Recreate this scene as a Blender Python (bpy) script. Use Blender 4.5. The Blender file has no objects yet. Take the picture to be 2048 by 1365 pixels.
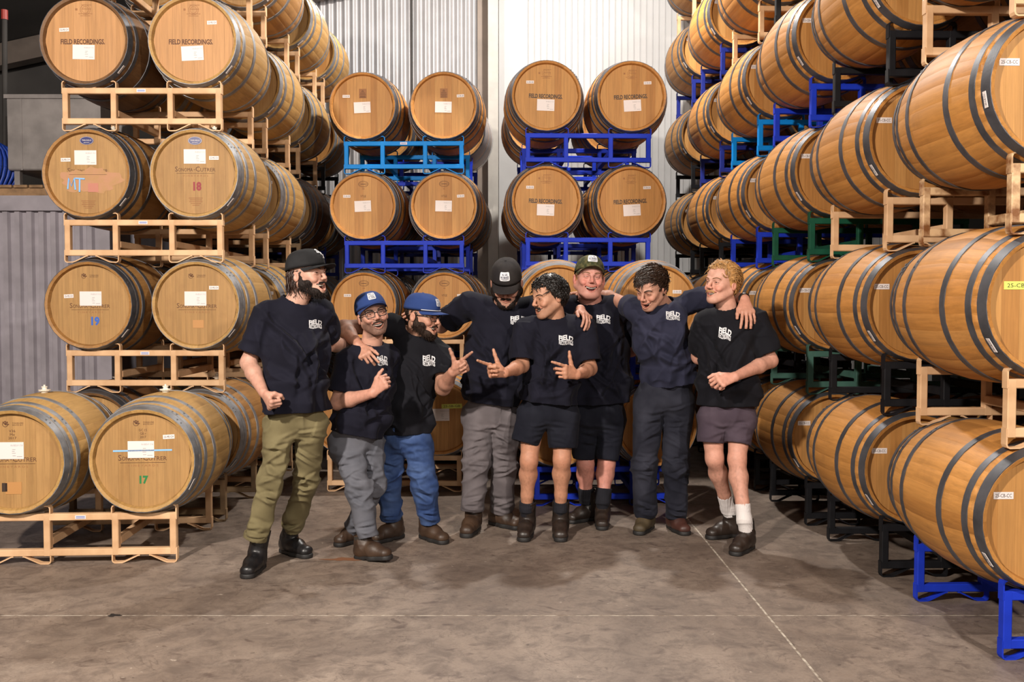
import bpy, bmesh, math, random
import numpy as np
from mathutils import Vector, Matrix, Euler
random.seed(7)
C = bpy.context.scene.collection
PI = math.pi

# ---------------------------------------------------------------- camera, world, lights, exposure
F_PX, CAM_H, PITCH = 1901.5, 1.5016, 0.0369
cam = bpy.data.cameras.new('camera'); cam_o = bpy.data.objects.new('camera', cam); C.objects.link(cam_o)
cam.sensor_width = 36.0; cam.lens = 36.0 * F_PX / 2048.0; cam.clip_end = 100
cam_o.location = (0, 0, CAM_H); cam_o.rotation_euler = (PI / 2 - PITCH, 0, 0)
bpy.context.scene.camera = cam_o
vs = bpy.context.scene.view_settings
vs.view_transform = 'Standard'; vs.look = 'None'; vs.gamma = 1.0; vs.use_curve_mapping = False
vs.exposure = 0.14
w = bpy.data.worlds.new('world'); bpy.context.scene.world = w; w.use_nodes = True
w.node_tree.nodes['Background'].inputs[0].default_value = (0.55, 0.57, 0.65, 1)
w.node_tree.nodes['Background'].inputs[1].default_value = 0.03

def area(name, loc, target, size, power, col):
    l = bpy.data.lights.new(name, 'AREA'); l.shape = 'DISK'; l.size = size; l.energy = power; l.color = col
    o = bpy.data.objects.new(name, l); C.objects.link(o); o.location = loc
    o.rotation_euler = (Vector(target) - Vector(loc)).to_track_quat('-Z', 'Y').to_euler()
    return o
area('strobe_key', (-2.8, 0.2, 4.1), (0.6, 7.2, 1.3), 0.26, 600, (1.0, 0.90, 0.80))
area('strobe_side', (3.0, -0.8, 4.2), (-0.9, 7.2, 1.5), 0.26, 290, (1.0, 0.91, 0.82))
area('front_fill', (0.3, -2.2, 2.7), (0.1, 7.0, 1.4), 0.8, 80, (1.0, 0.91, 0.82))  # weak frontal fill, added to lighten the gaps between the men
def bulb(name, loc, power, r, col):
    l = bpy.data.lights.new(name, 'POINT'); l.energy = power; l.shadow_soft_size = r; l.color = col
    o = bpy.data.objects.new(name, l); C.objects.link(o); o.location = loc; return o
bulb('warehouse_lamp', (0.6, 8.3, 5.6), 800, 0.09, (1.0, 0.95, 0.88))
bulb('rear_fill', (-1.6, 10.2, 4.9), 45, 0.14, (1.0, 0.97, 0.95))  # added fill that brightens the back wall behind the racks

# ---------------------------------------------------------------- helpers
def link(o, parent=None):
    C.objects.link(o)
    if parent is not None: o.parent = parent
    return o
def tag(o, label, cat, group=None, kind=None):
    o['label'] = label; o['category'] = cat
    if group: o['group'] = group
    if kind: o['kind'] = kind
    return o
def thing(name, label, cat, loc=(0, 0, 0), rotz=0.0, group=None):
    o = bpy.data.objects.new(name, None); o.empty_display_size = 0.1
    link(o); o.location = loc; o.rotation_euler = (0, 0, rotz)
    return tag(o, label, cat, group)
def mesh(name, verts, faces, mat=None, smooth=False):
    m = bpy.data.meshes.new(name); m.from_pydata([tuple(v) for v in verts], [], [tuple(f) for f in faces])
    if mat: m.materials.append(mat)
    if smooth: m.polygons.foreach_set('use_smooth', [True] * len(m.polygons))
    m.update(); return m
def part(name, me, parent, loc=None, rot=None, mat=None, label=None):
    o = bpy.data.objects.new(name, me); link(o, parent)
    if loc: o.location = loc
    if rot: o.rotation_euler = rot
    if mat:
        o.material_slots[0].link = 'OBJECT'; o.material_slots[0].material = mat
    if label: o['label'] = label
    return o
def struct(name, me, parent=None, label=None):
    o = part(name, me, parent)
    o['kind'] = 'structure'
    if label: o['label'] = label
    return o
class MB:
    def __init__(s): s.v = []; s.f = []
    def box(s, x0, x1, y0, y1, z0, z1, bev=0.0):
        if bev <= 0:
            n = len(s.v)
            s.v += [(x, y, z) for x in (x0, x1) for y in (y0, y1) for z in (z0, z1)]
            s.f += [tuple(n + i for i in q) for q in ((0, 1, 3, 2), (4, 6, 7, 5), (0, 4, 5, 1), (2, 3, 7, 6), (0, 2, 6, 4), (1, 5, 7, 3))]
            return s
        # box with chamfered long edges (octagonal along its longest axis)
        d = (x1 - x0, y1 - y0, z1 - z0); ax = d.index(max(d)); o = [a for a in range(3) if a != ax]
        lo = (x0, y0, z0); hi = (x1, y1, z1); b = bev; n = len(s.v)
        u0, u1, w0, w1 = lo[o[0]], hi[o[0]], lo[o[1]], hi[o[1]]
        pr = [(u0 + b, w0), (u1 - b, w0), (u1, w0 + b), (u1, w1 - b), (u1 - b, w1), (u0 + b, w1), (u0, w1 - b), (u0, w0 + b)]
        for e in (lo[ax], hi[ax]):
            for (p, q) in pr:
                c = [0, 0, 0]; c[ax] = e; c[o[0]] = p; c[o[1]] = q; s.v.append(tuple(c))
        s.f += [(n + i, n + (i + 1) % 8, n + 8 + (i + 1) % 8, n + 8 + i) for i in range(8)]
        s.f += [tuple(n + 7 - i for i in range(8)), tuple(n + 8 + i for i in range(8))]
        return s
    def strip(s, pts, th, y0, y1):
        """flat strap following a polyline in XZ, thickness th, depth y0..y1"""
        n = len(s.v); P = [Vector((p[0], p[1])) for p in pts]; k = len(P)
        for i in range(k):
            a = P[max(i - 1, 0)]; b = P[min(i + 1, k - 1)]; t = (b - a).normalized(); nn = Vector((-t.y, t.x)) * th * 0.5
            for q in (P[i] + nn, P[i] - nn):
                s.v.append((q.x, y0, q.y)); s.v.append((q.x, y1, q.y))
        for i in range(k - 1):
            a = n + 4 * i; b = a + 4
            s.f += [(a, b, b + 1, a + 1), (a + 2, a + 3, b + 3, b + 2), (a, a + 2, b + 2, b), (a + 1, b + 1, b + 3, a + 3)]
        s.f += [(n, n + 1, n + 3, n + 2), (n + 4 * k - 4, n + 4 * k - 2, n + 4 * k - 1, n + 4 * k - 3)]
        return s
    def tube(s, pts, r, seg=8, cap=True):
        n = len(s.v); P = [Vector(p) for p in pts]; k = len(P)
        rr = r if hasattr(r, '__len__') else [r] * k
        t = (P[1] - P[0]).normalized(); up = Vector((0, 0, 1)) if abs(t.z) < .9 else Vector((1, 0, 0))
        for i in range(k):
            t = (P[min(i + 1, k - 1)] - P[max(i - 1, 0)]).normalized()
            a = t.cross(up).normalized(); b = a.cross(t).normalized(); up = b
            for j in range(seg):
                an = 2 * PI * j / seg; s.v.append(tuple(P[i] + (a * math.cos(an) + b * math.sin(an)) * rr[i]))
        for i in range(k - 1):
            for j in range(seg):
                j2 = (j + 1) % seg; s.f.append((n + i * seg + j, n + i * seg + j2, n + (i + 1) * seg + j2, n + (i + 1) * seg + j))
        if cap:
            s.f.append(tuple(n + seg - 1 - j for j in range(seg))); s.f.append(tuple(n + (k - 1) * seg + j for j in range(seg)))
        return s
    def lathe(s, prof, seg=24, axis='z', c=(0, 0, 0), close=True):
        n = len(s.v); k = len(prof)
        for (r, h) in prof:
            for j in range(seg):
                a = 2 * PI * j / seg; x, y = r * math.cos(a), r * math.sin(a)
                p = (x, y, h) if axis == 'z' else (x, h, y) if axis == 'y' else (h, x, y)
                s.v.append((p[0] + c[0], p[1] + c[1], p[2] + c[2]))
        for i in range(k - 1):
            for j in range(seg):
                j2 = (j + 1) % seg; s.f.append((n + i * seg + j, n + i * seg + j2, n + (i + 1) * seg + j2, n + (i + 1) * seg + j))
        if close:
            s.f.append(tuple(n + seg - 1 - j for j in range(seg))); s.f.append(tuple(n + (k - 1) * seg + j for j in range(seg)))
        return s
    def build(s, name, mat=None, smooth=False):
        m = mesh(name, s.v, s.f, mat, smooth)
        bm = bmesh.new(); bm.from_mesh(m); bmesh.ops.recalc_face_normals(bm, faces=bm.faces); bm.to_mesh(m); bm.free()
        return m

# ---------------------------------------------------------------- materials
def nt(name):
    m = bpy.data.materials.new(name); m.use_nodes = True
    return m, m.node_tree.nodes, m.node_tree.links, m.node_tree.nodes['Principled BSDF']
def plain(name, col, rough=0.5, metal=0.0, noise=0.0, nscale=20.0, bump=0.0, bscale=200.0, spec=0.5, dark=None):
    m, N, L, B = nt(name)
    B.inputs['Base Color'].default_value = (*col, 1); B.inputs['Roughness'].default_value = rough; B.inputs['Metallic'].default_value = metal
    B.inputs['Specular IOR Level'].default_value = spec
    tc = N.new('ShaderNodeTexCoord')
    if noise > 0:
        t = N.new('ShaderNodeTexNoise'); t.inputs['Scale'].default_value = nscale; t.inputs['Detail'].default_value = 5
        r = N.new('ShaderNodeValToRGB'); d = dark or tuple(c * (1 - noise) for c in col)
        r.color_ramp.elements[0].position = .35; r.color_ramp.elements[0].color = (*d, 1)
        r.color_ramp.elements[1].position = .62; r.color_ramp.elements[1].color = (*col, 1)
        L.new(tc.outputs['Object'], t.inputs['Vector']); L.new(t.outputs['Fac'], r.inputs['Fac']); L.new(r.outputs['Color'], B.inputs['Base Color'])
    if bump > 0:
        t2 = N.new('ShaderNodeTexNoise'); t2.inputs['Scale'].default_value = bscale; t2.inputs['Detail'].default_value = 4
        b = N.new('ShaderNodeBump'); b.inputs['Strength'].default_value = bump; b.inputs['Distance'].default_value = .004
        L.new(tc.outputs['Object'], t2.inputs['Vector']); L.new(t2.outputs['Fac'], b.inputs['Height']); L.new(b.outputs['Normal'], B.inputs['Normal'])
    return m
def oak(name, tones, grain_axis=1, stain=0.35, rough=0.6, stain_col=(.12, .05, .018), gs=1.0):
    """planed oak: tone picked per board, grain along one axis, soft stains"""
    m, N, L, B = nt(name)
    oi = N.new('ShaderNodeObjectInfo'); tc = N.new('ShaderNodeTexCoord')
    ramp = N.new('ShaderNodeValToRGB'); ramp.color_ramp.interpolation = 'LINEAR'
    el = ramp.color_ramp.elements
    for i, t in enumerate(tones):
        e = el[i] if i < 2 else el.new(0.5)
        e.position = i / (len(tones) - 1)
    for i, t in enumerate(tones):
        ramp.color_ramp.elements[i].color = (*t, 1)
    L.new(oi.outputs['Random'], ramp.inputs['Fac'])
    off = N.new('ShaderNodeVectorMath'); off.operation = 'MULTIPLY_ADD'
    cmb = N.new('ShaderNodeCombineXYZ')
    for i in range(3): L.new(oi.outputs['Random'], cmb.inputs[i])
    L.new(cmb.outputs[0], off.inputs[0]); off.inputs[1].default_value = (37.1, 53.3, 71.7); L.new(tc.outputs['Object'], off.inputs[2])
    mp = N.new('ShaderNodeMapping'); sc = [70 * gs, 70 * gs, 70 * gs]; sc[grain_axis] = 3.0
    mp.inputs['Scale'].default_value = sc; L.new(off.outputs[0], mp.inputs['Vector'])
    g = N.new('ShaderNodeTexNoise'); g.inputs['Scale'].default_value = 1.0; g.inputs['Detail'].default_value = 4; g.inputs['Roughness'].default_value = .65
    L.new(mp.outputs[0], g.inputs['Vector'])
    gr = N.new('ShaderNodeMapRange'); gr.inputs['From Min'].default_value = .3; gr.inputs['From Max'].default_value = .7
    gr.inputs['To Min'].default_value = .80; gr.inputs['To Max'].default_value = 1.1; L.new(g.outputs['Fac'], gr.inputs['Value'])
    mul = N.new('ShaderNodeMix'); mul.data_type = 'RGBA'; mul.blend_type = 'MULTIPLY'; mul.inputs['Factor'].default_value = 1
    L.new(ramp.outputs['Color'], mul.inputs['A']); L.new(gr.outputs[0], mul.inputs['B'])
    s = N.new('ShaderNodeTexNoise'); s.inputs['Scale'].default_value = 5.5; s.inputs['Detail'].default_value = 6; s.inputs['Roughness'].default_value = .6
    L.new(off.outputs[0], s.inputs['Vector'])
    sr = N.new('ShaderNodeMapRange'); sr.inputs['From Min'].default_value = .52; sr.inputs['From Max'].default_value = .78
    sr.inputs['To Min'].default_value = 0; sr.inputs['To Max'].default_value = stain; L.new(s.outputs['Fac'], sr.inputs['Value'])
    mx = N.new('ShaderNodeMix'); mx.data_type = 'RGBA'; L.new(sr.outputs[0], mx.inputs['Factor'])
    L.new(mul.outputs['Result'], mx.inputs['A']); mx.inputs['B'].default_value = (*stain_col, 1)
    L.new(mx.outputs['Result'], B.inputs['Base Color'])
    B.inputs['Roughness'].default_value = rough; B.inputs['Specular IOR Level'].default_value = .35
    b = N.new('ShaderNodeBump'); b.inputs['Strength'].default_value = .25; b.inputs['Distance'].default_value = .002
    L.new(g.outputs['Fac'], b.inputs['Height']); L.new(b.outputs['Normal'], B.inputs['Normal'])
    return m

OAK = {
 'new':  oak('oak_new',  [(.35, .150, .034), (.46, .210, .052), (.40, .170, .038), (.54, .275, .085)]),
 'aged': oak('oak_aged', [(.34, .195, .062), (.42, .25, .085), (.37, .21, .066), (.46, .28, .10)], stain=.55),
 'dark': oak('oak_dark', [(.11, .055, .022), (.17, .085, .034), (.13, .06, .022), (.20, .105, .042)], stain=.4, stain_col=(.03, .014, .007)),
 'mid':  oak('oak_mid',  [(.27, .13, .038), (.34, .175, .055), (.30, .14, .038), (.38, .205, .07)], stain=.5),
}
HEAD = {
 'new':  oak('oak_head_new',  [(.38, .175, .048), (.46, .235, .072), (.34, .15, .037), (.54, .30, .105)], 2, .12),
 'aged': oak('oak_head_aged', [(.33, .185, .066), (.37, .21, .077), (.30, .165, .056), (.40, .235, .09)], 2, .4, stain_col=(.2, .09, .03)),
 'rosy': oak('oak_head_rosy', [(.42, .215, .085), (.47, .245, .10), (.39, .195, .072), (.50, .27, .11)], 2, .15, stain_col=(.3, .13, .05)),
}
STEEL = {
 'light': plain('hoop_steel', (.26, .265, .28), .55, .55, .45, 9, .1, 60),
 'dark':  plain('hoop_steel_dark', (.10, .10, .112), .5, .5, .45, 9, .1, 60),
}
PAINT = {
 'tan': plain('paint_tan', (.66, .43, .25), .55, 0, .12, 6, .08, 90, .18, dark=(.50, .30, .16)),
 'blue': plain('paint_blue', (.010, .035, .46), .55, 0, .15, 8, .08, 90, .18),
 'sky': plain('paint_sky_blue', (.0, .20, .60), .55, 0, .1, 8, .08, 90, .18),
 'navy': plain('paint_navy', (.012, .022, .20), .55, 0, .2, 8, .08, 90, .18),
 'green': plain('paint_green', (.008, .075, .04), .55, 0, .2, 8, .08, 90, .18),
 'sage': plain('paint_sage', (.05, .12, .095), .55, 0, .2, 8, .08, 90, .18),
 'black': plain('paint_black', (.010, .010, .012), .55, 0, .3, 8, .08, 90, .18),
 'olive': plain('paint_dull_tan', (.36, .24, .13), .55, 0, .3, 9, .1, 90),
 'rust': plain('paint_tan_rusty', (.60, .40, .22), .55, 0, .8, 15, .3, 60, dark=(.17, .062, .015)),
}
PAPER = plain('label_paper', (.66, .60, .58), .6)
INK = plain('printed_ink', (.028, .016, .012), .6)
BRAND = plain('branded_print', (.085, .030, .012), .7)
FAINT = plain('faint_brand_print', (.27, .115, .04), .7)
WHITE = plain('white_plastic', (.72, .66, .56), .5)

# ---------------------------------------------------------------- room shell
WALL_Y = 11.75
def concrete():
    m, N, L, B = nt('concrete_floor')
    tc = N.new('ShaderNodeTexCoord')
    def noise(sc, det, rough=.6, dist=0.0, mp=None):
        t = N.new('ShaderNodeTexNoise'); t.inputs['Scale'].default_value = sc; t.inputs['Detail'].default_value = det
        t.inputs['Roughness'].default_value = rough; t.inputs['Distortion'].default_value = dist
        if mp:
            q = N.new('ShaderNodeMapping'); q.inputs['Scale'].default_value = mp; q.inputs['Rotation'].default_value = (0, 0, .5)
            L.new(tc.outputs['Object'], q.inputs['Vector']); L.new(q.outputs[0], t.inputs['Vector'])
        else: L.new(tc.outputs['Object'], t.inputs['Vector'])
        return t
    def rng(t, a, b, c, d):
        r = N.new('ShaderNodeMapRange'); r.inputs[1].default_value = a; r.inputs[2].default_value = b; r.inputs[3].default_value = c; r.inputs[4].default_value = d
        L.new(t.outputs['Fac'], r.inputs[0]); return r
    def mix(fac, a, b):
        x = N.new('ShaderNodeMix'); x.data_type = 'RGBA'; L.new(fac.outputs[0], x.inputs['Factor'])
        for s_, k in ((a, 'A'), (b, 'B')):
            if isinstance(s_, tuple): x.inputs[k].default_value = (*s_, 1)
            else: L.new(s_.outputs['Result'], x.inputs[k])
        return x
    big = noise(1.1, 9, .68, .6); mid = noise(7.5, 10, .74, .5); spot = noise(6.5, 5, .55, .9, (1, 1.5, 1)); fine = noise(75, 8, .8); pale = noise(2.2, 9, .7, .5)
    c = mix(rng(big, .35, .68, 0, 1), (.140, .106, .085), (.285, .224, .18))
    c = mix(rng(mid, .45, .62, 0, .7), c, (.085, .062, .050))
    c = mix(rng(pale, .55, .75, 0, .55), c, (.36, .295, .24))
    c = mix(rng(spot, .60, .70, 0, .8), c, (.075, .052, .043))
    c = mix(rng(fine, .45, .68, 0, .5), c, (.12, .09, .075))
    ck = noise(2.6, 5, .55, .8); ab = N.new('ShaderNodeMath'); ab.operation = 'SUBTRACT'; L.new(ck.outputs['Fac'], ab.inputs[0]); ab.inputs[1].default_value = .5
    ab2 = N.new('ShaderNodeMath'); ab2.operation = 'ABSOLUTE'; L.new(ab.outputs[0], ab2.inputs[0])
    cr = N.new('ShaderNodeMapRange'); cr.inputs[1].default_value = 0; cr.inputs[2].default_value = .005; cr.inputs[3].default_value = .5; cr.inputs[4].default_value = 0; L.new(ab2.outputs[0], cr.inputs[0])
    c = mix(cr, c, (.07, .05, .04))
    sp1 = noise(22, 3, .6, .4); c = mix(rng(sp1, .66, .72, 0, .75), c, (.06, .042, .034)); c = mix(rng(sp1, .30, .26, 0, .5), c, (.46, .39, .32))
    L.new(c.outputs['Result'], B.inputs['Base Color'])
    rr = rng(mid, .3, .7, .42, .62); L.new(rr.outputs[0], B.inputs['Roughness'])
    b = N.new('ShaderNodeBump'); b.inputs['Strength'].default_value = .15; b.inputs['Distance'].default_value = .004
    L.new(fine.outputs['Fac'], b.inputs['Height']); L.new(b.outputs['Normal'], B.inputs['Normal'])
    return m
CONC = concrete()
JOINT = plain('joint_filler', (.46, .41, .34), .8, 0, .75, 26, dark=(.16, .12, .09))
fl = MB().box(-9, 6, -1.5, 12.5, -.2, -.0015).build('floor', JOINT)
floor = struct('floor', fl)
xs = [-9, -4.35, 1.24, 6]; ys = [-1.5, 4.56, 8.6, 12.5]; g = .006
for i in range(3):
    for j in range(3):
        part('slab', MB().box(xs[i] + g, xs[i + 1] - g, ys[j] + g, ys[j + 1] - g, -.1, 0).build('slab', CONC), floor)

def corrug(x0, x1, z0, z1, pitch, depth, kind, mat, name, cyc=4):
    """corrugated sheet in the XZ plane, ribs bulging towards -Y"""
    if kind == 'trap': prof = [(0, 0), (.30, 0), (.45, 1), (.85, 1), (1.0, 0)]
    elif kind == 'rib': prof = [(0, 0), (.80, 0), (.86, 1), (.94, 1), (1.0, 0)]
    else: prof = [(k / 8, .5 - .5 * math.cos(2 * PI * k / 8)) for k in range(9)]
    xs_ = []; n = int(math.ceil((x1 - x0) / pitch))
    for i in range(n):
        for (t, d) in prof[:-1]: xs_.append((x0 + (i + t) * pitch, d))
    xs_.append((x0 + n * pitch, 0))
    v = []; f = []
    for (x, d) in xs_:
        v.append((min(x, x1), -d * depth, z0)); v.append((min(x, x1), -d * depth, z1))
    for i in range(len(xs_) - 1): f.append((2 * i, 2 * i + 2, 2 * i + 3, 2 * i + 1))
    return mesh(name, v, f, mat, kind == 'sine')
GALV = plain('galvanised_sheet', (.36, .35, .355), .45, .35, .10, 5, .05, 40)
PANEL = plain('white_sheet', (.40, .395, .395), .5, 0, .05, 5, .04, 40)
LILAC = plain('grey_lilac_sheet', (.36, .33, .37), .55, 0, .18, 6, .05, 40)
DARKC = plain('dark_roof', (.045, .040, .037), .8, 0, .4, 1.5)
BEAM = plain('brown_beam', (.11, .085, .07), .6, 0, .3, 4)
COLG = plain('grey_column_paint', (.36, .34, .31), .55, 0, .15, 5)
COLB = plain('column_shade_brown', (.20, .155, .125), .6, 0, .15, 5)  # brown with the shade of the column's left face in it
wall_back = struct('wall_back', MB().box(-9, 6, WALL_Y + .02, WALL_Y + .2, 0, 8).build('wall_back', COLG))
o = part('corrugated_sheet', corrug(-3.75, -.40, 0, 8, .098, .035, 'sine', GALV, 'corrugated_sheet'), wall_back, (0, WALL_Y, 0), label='grey galvanised corrugated sheet')
part('shade_panel', MB().box(-9, -3.75, WALL_Y - .05, WALL_Y + .02, 0, 8).build('shade_panel', DARKC), wall_back, label='dark panel standing in for the unlit space left of the barrels')  # near-black panel added where the open space is only in shade
o = part('ribbed_sheet', corrug(.13, 6, 0, 8, .076, .012, 'rib', PANEL, 'ribbed_sheet'), wall_back, (0, WALL_Y, 0), label='white ribbed sheet')
part('flat_flashing', MB().box(-.16, .13, WALL_Y - .03, WALL_Y + .02, 0, 8).build('flat_flashing', PANEL), wall_back, label='smooth pale flashing')
part('column_shade_plate', MB().box(-.42, -.27, WALL_Y - .06, WALL_Y + .02, 0, 8).build('column_shade_plate', COLB), wall_back, label='brown flashing')  # flat plate for the column's left face, shade put into its colour
col = MB().box(-.285, -.165, WALL_Y - .34, WALL_Y - .30, 0, 8).box(-.285, -.165, WALL_Y - .08, WALL_Y - .04, 0, 8).box(-.235, -.215, WALL_Y - .31, WALL_Y - .07, 0, 8)
struct('trim_1', col.build('trim_1', COLG), label='grey steel column on the back wall')
# conduit on the back wall
cx = (827 - 1024) / F_PX * WALL_Y
struct('trim_2', MB().tube([(cx, WALL_Y - .06, 0), (cx, WALL_Y - .06, 6)], .014).build('trim_2', DARKC), label='thin dark conduit running up the back wall')
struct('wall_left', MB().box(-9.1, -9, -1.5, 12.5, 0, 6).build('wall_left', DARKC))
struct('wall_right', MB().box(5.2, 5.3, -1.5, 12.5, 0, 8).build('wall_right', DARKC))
def roof_z(x): return 5.62 + .215 * (x + .23)
v = [(x, y, roof_z(x) + .25 + t) for t in (0, .15) for (x, y) in ((-9.2, 4), (5.3, 4), (5.3, 12.5), (-9.2, 12.5))]
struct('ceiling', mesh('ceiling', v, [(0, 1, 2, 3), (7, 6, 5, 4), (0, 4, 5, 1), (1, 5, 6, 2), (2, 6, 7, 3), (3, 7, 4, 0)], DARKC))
for i, yb in enumerate((11.45, 7.2)):
    b = []
    for t in (0, .26):
        for x in (-9.0, 5.2):
            for y in (yb - .09, yb + .09): b.append((x, y, roof_z(x) - .02 + t))
    struct('trim_%d' % (3 + i), mesh('rafter', b, [(0, 1, 3, 2), (4, 6, 7, 5), (0, 4, 5, 1), (2, 3, 7, 6), (0, 2, 6, 4), (1, 5, 7, 3)], BEAM), label='brown sloping roof beam')

# low corrugated room on the left
LY = 8.35
room = thing('cold_room', 'low grey lilac corrugated room behind the left barrel stack', 'building', (-6.2, LY, 0))
part('front_sheet', corrug(-2.7, 2.62, 0, 2.33, .105, .03, 'trap', LILAC, 'front_sheet'), room, (0, 0, 0))
part('roof_deck', MB().box(-2.72, 2.68, -.06, 2.6, 2.33, 2.46).build('roof_deck', LILAC), room)
part('corner_trim', MB().box(2.60, 2.70, -.05, .02, 0, 2.33).build('corner_trim', LILAC), room)
part('side_sheet', MB().box(2.60, 2.64, .03, 2.55, 0, 2.33).build('side_sheet', LILAC), room)
part('back_sheet', MB().box(-2.7, 2.62, 2.5, 2.54, 0, 2.33).build('back_sheet', LILAC), room)

STAIN = plain('stainless_tank', (.34, .31, .30), .45, .25, .25, 6, .1, 30)
PALW = plain('pallet_wood', (.34, .20, .10), .8, 0, .4, 12, .1, 80)
HOSE = plain('blue_hose', (.01, .05, .36), .45)
tx, ty = -4.12, 9.0
pal = thing('pallet', 'wooden pallet under the steel tank on the corrugated room', 'pallet', (tx, ty, 2.46))
for k in range(3): part('runner', MB().box(-.48, .48, -.045, .045, 0, .10).build('runner', PALW), pal, (0, -.38 + .38 * k, 0))
for k in range(7): part('plank', MB().box(-.06, .06, -.45, .45, .101, .125).build('plank', PALW), pal, (-.42 + .14 * k, 0, 0))
tank = thing('steel_tank', 'square stainless steel tank high on the left, above the corrugated room', 'tank', (tx, ty, 2.585))
part('shell', MB().box(-.42, .42, -.38, .40, .14, .80, .012).build('shell', STAIN), tank)
part('rim', MB().box(-.44, .44, -.40, .42, .78, .815).build('rim', STAIN), tank)
part('side_seam', MB().box(-.30, -.285, -.386, -.380, .14, .78).build('side_seam', STAIN), tank)
for x in (-.36, .36):
    for y in (-.32, .32): part('leg', MB().box(x - .025, x + .025, y - .025, y + .025, 0, .145).build('leg', STAIN), tank)
pole = thing('vertical_pipe', 'dark vertical pipe with red cap at the upper left edge', 'pipe', (-4.83, 9.1, 2.46))
part('pipe', MB().tube([(0, 0, 0), (.03, 0, 1.75)], .024, 10).build('pipe', DARKC), pole)
part('red_cap', MB().tube([(.03, 0, 1.75), (.031, 0, 1.84)], .03, 10).build('red_cap', plain('red_cap_paint', (.35, .04, .03), .5)), pole, label='red cap')
hb = MB()
for k in range(5):
    hb.tube([(.16 * math.cos(a) * (1 + .1 * k), .05 * k - .1 + .03 * math.sin(a * 2), .28 + .27 * math.sin(a) * (1 - .04 * k)) for a in [2 * PI * i / 20 for i in range(21)]], .018, 7, cap=False)
tag(part('coiled_hose', hb.build('coiled_hose', HOSE, True), None, (-4.74, 8.66, 2.47)), 'blue hose coiled on the corrugated room at the left edge', 'hose')
# wear on the slab
def splat(cx_, cy_, rx_, ry_, seed, col, nm, lab):
    rs = random.Random(seed); n = 26; v = [(cx_, cy_, .0012)]; ph = [rs.uniform(0, 6.28) for _ in range(4)]
    for i in range(n):
        a = 2 * PI * i / n; q = 1 + .25 * math.sin(3 * a + ph[0]) + .18 * math.sin(5 * a + ph[1]) + .12 * math.sin(9 * a + ph[2]); v.append((cx_ + rx_ * q * math.cos(a), cy_ + ry_ * q * math.sin(a), .0012))
    part(nm, mesh(nm, v, [(0, i + 1, (i + 1) % n + 1) for i in range(n)], col), floor, label=lab)
splat(-1.93, 4.56, .03, .02, 3, plain('tar_spot', (.012, .010, .010), .7), 'tar_spot', 'black tar spot on the joint')
splat(-1.0, 5.58, .10, .035, 5, plain('rust_mark', (.20, .085, .04), .7), 'rust_mark', 'rust coloured mark on the concrete')

# ---------------------------------------------------------------- barrels
BL_, RH, RB, NST = 0.94, 0.296, 0.358, 28       # length, chime radius, bilge radius, staves
HALF = BL_ / 2
def rad(t): return RH + (RB - RH) * (1 - abs(t) ** 2.1)
def stave_mesh():
    ts = [-1, -.8, -.5, -.17, .17, .5, .8, 1]; a = PI / NST; v = []; f = []
    for t in ts:
        r = rad(t)
        for an, dr in ((-a, -.0004), (-a * .955, 0), (0, 0.0016), (a * .955, 0), (a, -.0004)):
            v.append(((r + dr) * math.sin(an), t * HALF, (r + dr) * math.cos(an)))
    for i in range(7):
        for j in range(4): f.append((i * 5 + j, i * 5 + j + 1, i * 5 + j + 6, i * 5 + j + 5))
    for e, (t, s) in enumerate(((-1, 1), (1, -1))):          # chime end and inner face down to the head
        base = 0 if s > 0 else 35; n = len(v)
        for (dy, ri) in ((0.006, RH - .016), (.045, RH - .026)):
            for an in (-a, 0, a): v.append((ri * math.sin(an), t * HALF + s * dy, ri * math.cos(an)))
        q = [(base, base + 2, n + 1, n), (base + 2, base + 4, n + 2, n + 1), (n, n + 1, n + 4, n + 3), (n + 1, n + 2, n + 5, n + 4)]
        f += [x if s > 0 else tuple(reversed(x)) for x in q]
    m = mesh('stave', v, f, OAK['new'], True)
    bm = bmesh.new(); bm.from_mesh(m); bmesh.ops.recalc_face_normals(bm, faces=bm.faces)
    for e in bm.edges:
        if len(e.link_faces) == 2 and e.calc_face_angle(0) > .6: e.smooth = False
    bm.to_mesh(m); bm.free(); return m
STAVE = stave_mesh()
def hoop_mesh(d0, d1):
    """band from distance d0 to d1 of the front end, with two rivets at the overlap"""
    b = MB(); y0, y1 = -HALF + d0, -HALF + d1; r0, r1 = rad(y0 / HALF), rad(y1 / HALF); th = .0042
    b.lathe([(r0 - .002, y0), (r0 + th, y0), (r1 + th, y1), (r1 - .002, y1)], 56, 'y', close=False)
    b.v = [(x, y, z) for (x, y, z) in b.v]
    ph = 1.0
    for k in (0, 1):
        an = ph + k * .09; r = (r0 + r1) / 2 + th + .001; ym = (y0 + y1) / 2
        c = Vector((r * math.cos(an), ym, r * math.sin(an))); d = Vector((math.cos(an), 0, math.sin(an)))
        b.tube([c - d * .002, c + d * .0025], .0055, 6)
    m = b.build('hoop', STEEL['light'])
    bm = bmesh.new(); bm.from_mesh(m)
    for fc in bm.faces: fc.smooth = True
    for e in bm.edges:
        if len(e.link_faces) == 2 and e.calc_face_angle(0) > .6: e.smooth = False
    bm.to_mesh(m); bm.free(); return m
HOOPS3 = [hoop_mesh(.002, .052), hoop_mesh(.088, .122), hoop_mesh(.262, .298)]
HOOPS4 = [hoop_mesh(.002, .050), hoop_mesh(.058, .082), hoop_mesh(.118, .150), hoop_mesh(.252, .288)]
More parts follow.
